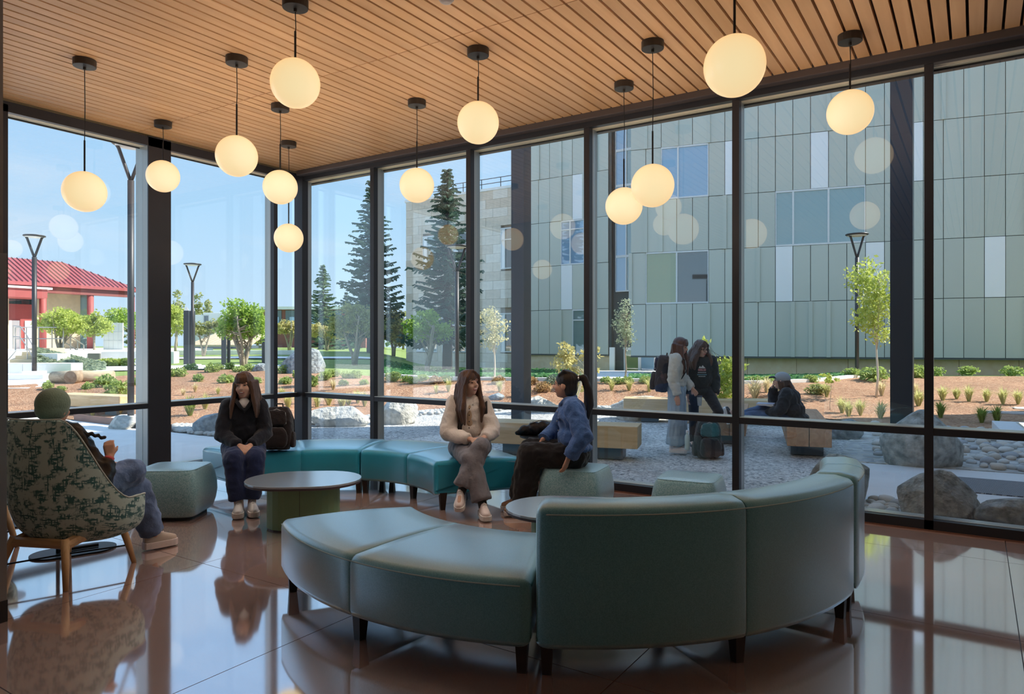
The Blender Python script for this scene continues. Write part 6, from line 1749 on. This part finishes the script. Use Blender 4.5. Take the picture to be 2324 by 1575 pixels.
# bank of ivy on the left
iv = MB(); r = random.Random(5)
def bank(u, v):
    px = 82 + (238 - 82) * u; hgt = 1.28 - 0.62 * u; d = 25.9 + 2.6 * v + 1.2 * u
    z = 0.45 + (hgt - 0.45) * sst(0, 1, v * 1.1) * (1 - 0.8 * sst(0.55, 1, u) * (1 - v)); return at(px, d, z)
nu, nv = 16, 10
vs_ = [bank(i / nu, j / nv) for i in range(nu + 1) for j in range(nv + 1)]
iv.add(vs_, [(i * (nv + 1) + j, (i + 1) * (nv + 1) + j, (i + 1) * (nv + 1) + j + 1, i * (nv + 1) + j + 1) for i in range(nu) for j in range(nv)])
for _ in range(4500):
    p = bank(r.random(), r.random()) + V(0, 0, r.uniform(0, .10)); nn = V(r.gauss(0, .6), r.gauss(0, .6), 1).normalized(); a = nn.orthogonal().normalized(); b = nn.cross(a); s = .075 * r.uniform(.6, 1.3)
    iv.add([p - a * s, p - b * s, p + a * s, p + b * s], [(0, 1, 2, 3)])
lift(iv.build('ivy_bank', LM_['dusty']), 'sloping bank of grey-green ivy beside the garden steps', 'ground cover', None, 'stuff')
for i, (a, b, lab, m) in enumerate(((229, 274, 'clipped yellow-green hedge right of the dark notice board', 'lime'), (280, 300, 'clipped dark hedge behind the tall near lamp post', 'shrub'))):
    mb = MB(); r = random.Random(60 + i); w_ = (b - a) / 1605 * 30
    for _ in range(900): leaves(mb, (r.uniform(-w_ / 2, w_ / 2), r.uniform(-.2, .2), r.uniform(.04, .28)), (.03, .03, .03), 1, .09, r)
    o = mb.build('hedge', LM_[m], None, loc=tuple(at((a + b) / 2, 30)), rot=(0, 0, YAW)); lift(o, lab, 'hedge')

def tree(name, label, px, d, h, blobs, mat, nleaf, lsize, trunks, bark='bark', z=None, seed=0, r0=0.05, cat='tree', branch=10):
    """blobs: (x, y, z, rx, ry, rz) as fractions of h"""
    r = random.Random(seed + int(px)); t = thing(name, label, cat, tuple(at(px, d, z, -0.05)), r.uniform(0, 1), None)
    mb = MB()
    for k in range(trunks):
        a = r.uniform(0, 6.28) if trunks > 1 else 0; sp = (0.10 if trunks > 1 else 0.01) * h
        top = V(cos(a) * sp * 2.2, sin(a) * sp * 2.2, h * (0.72 if trunks > 1 else 0.86))
        p = [V(cos(a) * .01 * h * (trunks > 1), sin(a) * .01 * h * (trunks > 1), 0)]
        for q in range(1, 6): f = q / 5; p.append(V(top.x * f ** 1.2, top.y * f ** 1.2, top.z * f) + V(r.uniform(-1, 1), r.uniform(-1, 1), 0) * .012 * h)
        mb.tube(p, [r0 * h * (1 - .8 * q / 5) * (0.62 if trunks > 1 else .55) for q in range(6)], 7)
        for q in range(branch):
            f = r.uniform(.35, 1.0); i = min(4, int(f * 5)); b0 = p[i].lerp(p[i + 1], f * 5 - i)
            bl = blobs[r.randrange(len(blobs))]
            e = V(bl[0] * h + r.uniform(-.7, .7) * bl[3] * h, bl[1] * h + r.uniform(-.7, .7) * bl[4] * h, bl[2] * h + r.uniform(-.6, .7) * bl[5] * h)
            if e.z < b0.z: e.z = b0.z + .03 * h
            m_ = b0.lerp(e, .5) + V(0, 0, .02 * h)
            mb.tube([b0, m_, e], [r0 * h * .16, r0 * h * .11, r0 * h * .04], 5)
    mb.build('trunk', M[bark], t, True)
    lf = MB(); tot = sum(b[3] * b[4] * b[5] for b in blobs) ** 1
    for b in blobs:
        n = int(nleaf * (b[3] * b[4] * b[5]) / tot)
        for _ in range(max(1, n // 14)):   # twiggy clusters
            c = V(r.gauss(0, .5), r.gauss(0, .5), r.gauss(0, .5))
            if c.length > 1: c.normalize()
            leaves(lf, ((b[0] + c.x * b[3]) * h, (b[1] + c.y * b[4]) * h, (b[2] + c.z * b[5]) * h), (.07 * h, .07 * h, .05 * h), 14, lsize, r, 0.1)
    lf.build('foliage', LM_[mat], t)
    return t
tree('maple_tree', 'bright green multi-stemmed maple outside the left window', 552, 26.0, 2.75, [(-.18, 0, .62, .16, .16, .17), (.12, 0, .70, .20, .18, .20), (.0, .1, .60, .2, .2, .18), (-.05, -.1, .82, .15, .15, .12), (-.28, 0, .50, .09, .1, .09), (.25, .0, .55, .1, .1, .14)], 'maple', 5200, .085, 5, 'bark', None, 1)
tree('maple_tree', 'wide yellow-green tree in front of the red pavilion columns', 135, 31.5, 2.55, [(-.35, 0, .62, .24, .2, .16), (.05, 0, .68, .28, .2, .2), (.40, 0, .62, .22, .2, .17), (.1, 0, .50, .25, .2, .1)], 'lime', 4600, .085, 4, 'bark', 0.95, 2)
tree('maple_tree', 'small yellow-green tree beside the dark notice board', 213, 31.5, 2.3, [(-.12, 0, .64, .2, .2, .2), (.16, 0, .62, .18, .2, .16), (0, 0, .82, .12, .12, .1)], 'lime', 2600, .08, 1, 'bark', 0.9, 3)
tree('maple_tree', 'loose light green tree behind the glass screen', 272, 40, 3.0, [(0, 0, .65, .28, .25, .18), (-.2, 0, .58, .16, .2, .12), (.25, 0, .6, .2, .2, .16)], 'maple', 2600, .10, 1, 'bark', 1.1, 4)
tree('maple_tree', 'yellow-green tree left of the black monoliths', 398, 38, 2.9, [(0, 0, .65, .22, .2, .25), (-.15, 0, .8, .12, .12, .12)], 'lime', 2400, .10, 1, 'bark', 1.0, 5)
tree('shrub_tree', 'sprawling olive tree right of the slim lamp post', 462, 36, 2.3, [(0, 0, .62, .34, .2, .14), (.3, 0, .72, .2, .2, .1), (-.25, 0, .58, .16, .2, .12)], 'olive', 2200, .09, 2, 'bark', 0.95, 6)
tree('maple_tree', 'pinkish-green blossom tree left of the window corner post', 657, 48, 2.6, [(-.1, 0, .62, .3, .2, .18), (.25, 0, .6, .25, .2, .16)], 'yellow', 2200, .11, 3, 'bark', 1.05, 7)
tree('maple_tree', 'low pale tree right of the window corner', 742, 52, 2.5, [(-.3, 0, .6, .35, .2, .2), (.3, 0, .55, .4, .2, .2)], 'yellow', 2400, .12, 3, 'bark', 1.05, 8)
tree('maple_tree', 'multi-stemmed olive maple left of the second mullion', 805, 30, 2.9, [(-.22, 0, .58, .2, .2, .16), (.08, 0, .66, .24, .2, .2), (.28, 0, .58, .16, .2, .16), (-.05, 0, .82, .16, .16, .12)], 'olive', 4200, .085, 4, 'bark', None, 9)
tree('maple_tree', 'green maple in front of the stone building', 968, 28, 2.75, [(-.1, 0, .68, .24, .2, .16), (.18, 0, .66, .2, .2, .14), (0, 0, .84, .18, .18, .1)], 'maple', 3600, .08, 4, 'bark', None, 10)
tree('maple_tree', 'light yellowish tree beyond the second mullion', 893, 44, 3.3, [(0, 0, .6, .2, .2, .3), (.1, 0, .4, .2, .2, .2)], 'yellow', 2400, .11, 2, 'bark', 0.8, 11)
tree('young_tree', 'pale white-barked sapling in front of the stone building', 1122, 19.8, 2.35, [(-.05, 0, .72, .13, .13, .2), (.07, 0, .60, .12, .12, .14), (-.06, 0, .5, .1, .1, .1)], 'pale', 900, .06, 1, 'bark_w', None, 12, 0.022, branch=26)
tree('young_tree', 'yellow-leaved young maple behind the ponytail of the denim jacket', 1300, 15.9, 1.75, [(-.08, 0, .70, .16, .16, .22), (.22, 0, .80, .14, .14, .10), (0, 0, .4, .16, .16, .16), (.26, 0, .55, .1, .1, .08)], 'yellow', 900, .075, 2, 'bark_w', None, 13, 0.02, branch=14)
tree('young_tree', 'slim grey-green sapling by the window slot of the panelled wing', 1418, 19.5, 2.45, [(-.02, 0, .70, .10, .10, .24), (.03, 0, .52, .09, .09, .12)], 'dusty', 1100, .05, 1, 'bark', None, 14, 0.022, branch=24)
tree('young_tree', 'lime green leafy maple right of the woman in glasses', 1632, 14.2, 1.75, [(.0, 0, .42, .20, .18, .18), (.12, 0, .62, .14, .14, .12), (-.1, 0, .62, .12, .12, .12), (-.16, 0, .90, .05, .05, .10)], 'lime', 1500, .07, 3, 'bark_d', None, 15, 0.018, branch=10)
tree('young_tree', 'tall lime birch beside the right lamp post', 1988, 17.2, 3.55, [(-.05, 0, .82, .12, .12, .14), (.03, 0, .68, .13, .13, .14), (-.04, 0, .56, .11, .11, .10), (.02, 0, .46, .09, .09, .06)], 'lime', 2300, .07, 1, 'bark_w', None, 16, 0.016, branch=40)
tree('young_tree', 'wispy lime sprig of a tree by the right end of the court', 1884, 15.6, 1.0, [(0, 0, .8, .2, .2, .14)], 'lime', 120, .06, 1, 'bark', None, 17, 0.012, branch=8)
for (px, d, h, lab) in ((450, 120, 9.5, 'thin distant poplar just right of the slim lamp post'), (470, 125, 8.6, 'thin distant poplar left of the roof plant boxes'), (402, 118, 9.8, 'thin distant poplar left of the black monoliths')):
    tree('poplar', lab, px, d, h, [(0, 0, .55, .07, .07, .42)], 'olive', 900, .34, 1, 'bark', 0.8, 18, 0.02, branch=14)

def conifer(label, px, d, h, R, mat, z=None, seed=0, low=0.12, nwh=34, asym=0.0):
    r = random.Random(seed); t = thing('conifer', label, 'tree', tuple(at(px, d, z, -0.1)), 0)
    MB().tube([(0, 0, 0), (0.02 * R, 0, h * .5), (0, 0, h * .985)], [.026 * h, .016 * h, .003 * h], 8).build('trunk', M['bark_d'], t, True)
    mb = MB(); br = MB()
    for w_ in range(nwh):
        f = low + (0.985 - low) * (w_ / (nwh - 1)) ** 0.92
        rr = R * (1 - f) ** 0.82 * r.uniform(.82, 1.12) + .03 * h * (1 - f) + 0.12
        for k in range(9):
            a = 2 * pi * (k + r.random() * .9) / 9 + w_; ln = rr * r.uniform(.5, 1.18)
            dz = -r.uniform(.0, .28) * ln if f < .72 else r.uniform(.05, .45) * ln
            p0 = V(0, 0, h * (f + r.uniform(-.012, .012))); p1 = p0 + V(cos(a) * ln * .55, sin(a) * ln * .55, dz * .9); p2 = p0 + V(cos(a) * ln, sin(a) * ln, dz * .5 + (.06 * ln))
            br.tube([p0, p1, p2], [.006 * h * (1 - f) + .008, .008, .004], 4)
            n = max(8, int(ln * 26))
            for q in range(n):
                u = (q + .6) / n; c = p0.lerp(p1, u / .55) if u < .55 else p1.lerp(p2, (u - .55) / .45)
                sgn = -1 if q % 2 else 1; side = V(-sin(a), cos(a), 0) * sgn
                ext = (.16 + .24 * (1 - abs(u - .45))) * ln * .5 * r.uniform(.4, 1.15)
                dr = V(cos(a) * .5, sin(a) * .5, -.28 - r.random() * .35)
                e = c + (side * .8 + dr * .8 + V(0, 0, r.uniform(-.35, .2))).normalized() * max(.16, ext)
                wv = V(cos(a), sin(a), .3) * (.030 + .02 * ext)
                mb.add([c - wv, c + wv, c.lerp(e, .6) + wv * .9 + V(0, 0, -.02), e, c.lerp(e, .6) - wv * .9 + V(0, 0, -.05)], [(0, 1, 2, 3, 4)])
    br.build('branches', M['bark_d'], t); mb.build('foliage', LM_[mat], t)
    return t
conifer('dark tall conifer behind the second mullion, top cut by the window head', 842, 44, 11.2, 2.5, 'needle', 0.6, 1, 0.16, 36)
conifer('dark conifer in front of the stone building, with a bare leader', 1015, 33, 9.6, 2.3, 'needle', 0.2, 2, 0.18, 34)
conifer('lighter blue-green cedar right of the window corner', 733, 60, 7.6, 1.9, 'needle2', 0.7, 3, 0.08, 26)
conifer('dark conifer wedge between the cedar and the tall conifer', 786, 70, 6.0, 1.7, 'needle', 0.7, 4, 0.05, 18)
# distant tree line
for i, (px, d, h, w_, m) in enumerate(((330, 95, 4.2, 1.5, 'olive'), (700, 100, 5.0, 1.5, 'olive'), (870, 95, 5.2, 1.2, 'maple'), (915, 90, 5.8, 1.0, 'olive'), (-60, 70, 6, 1.3, 'maple'), (560, 110, 4.2, 1.7, 'olive'), (610, 105, 4.4, 1.4, 'yellow'))):
    tree('distant_tree', 'hazy tree on the far treeline, %s from the left' % ORD[i], px, d, h, [(-.2 * w_, 0, .5, .3 * w_, .3, .3), (.2 * w_, 0, .55, .3 * w_, .3, .32), (0, 0, .35, .45 * w_, .3, .25)], m, 1500, .34, 1, 'bark', 0.8, 30 + i)
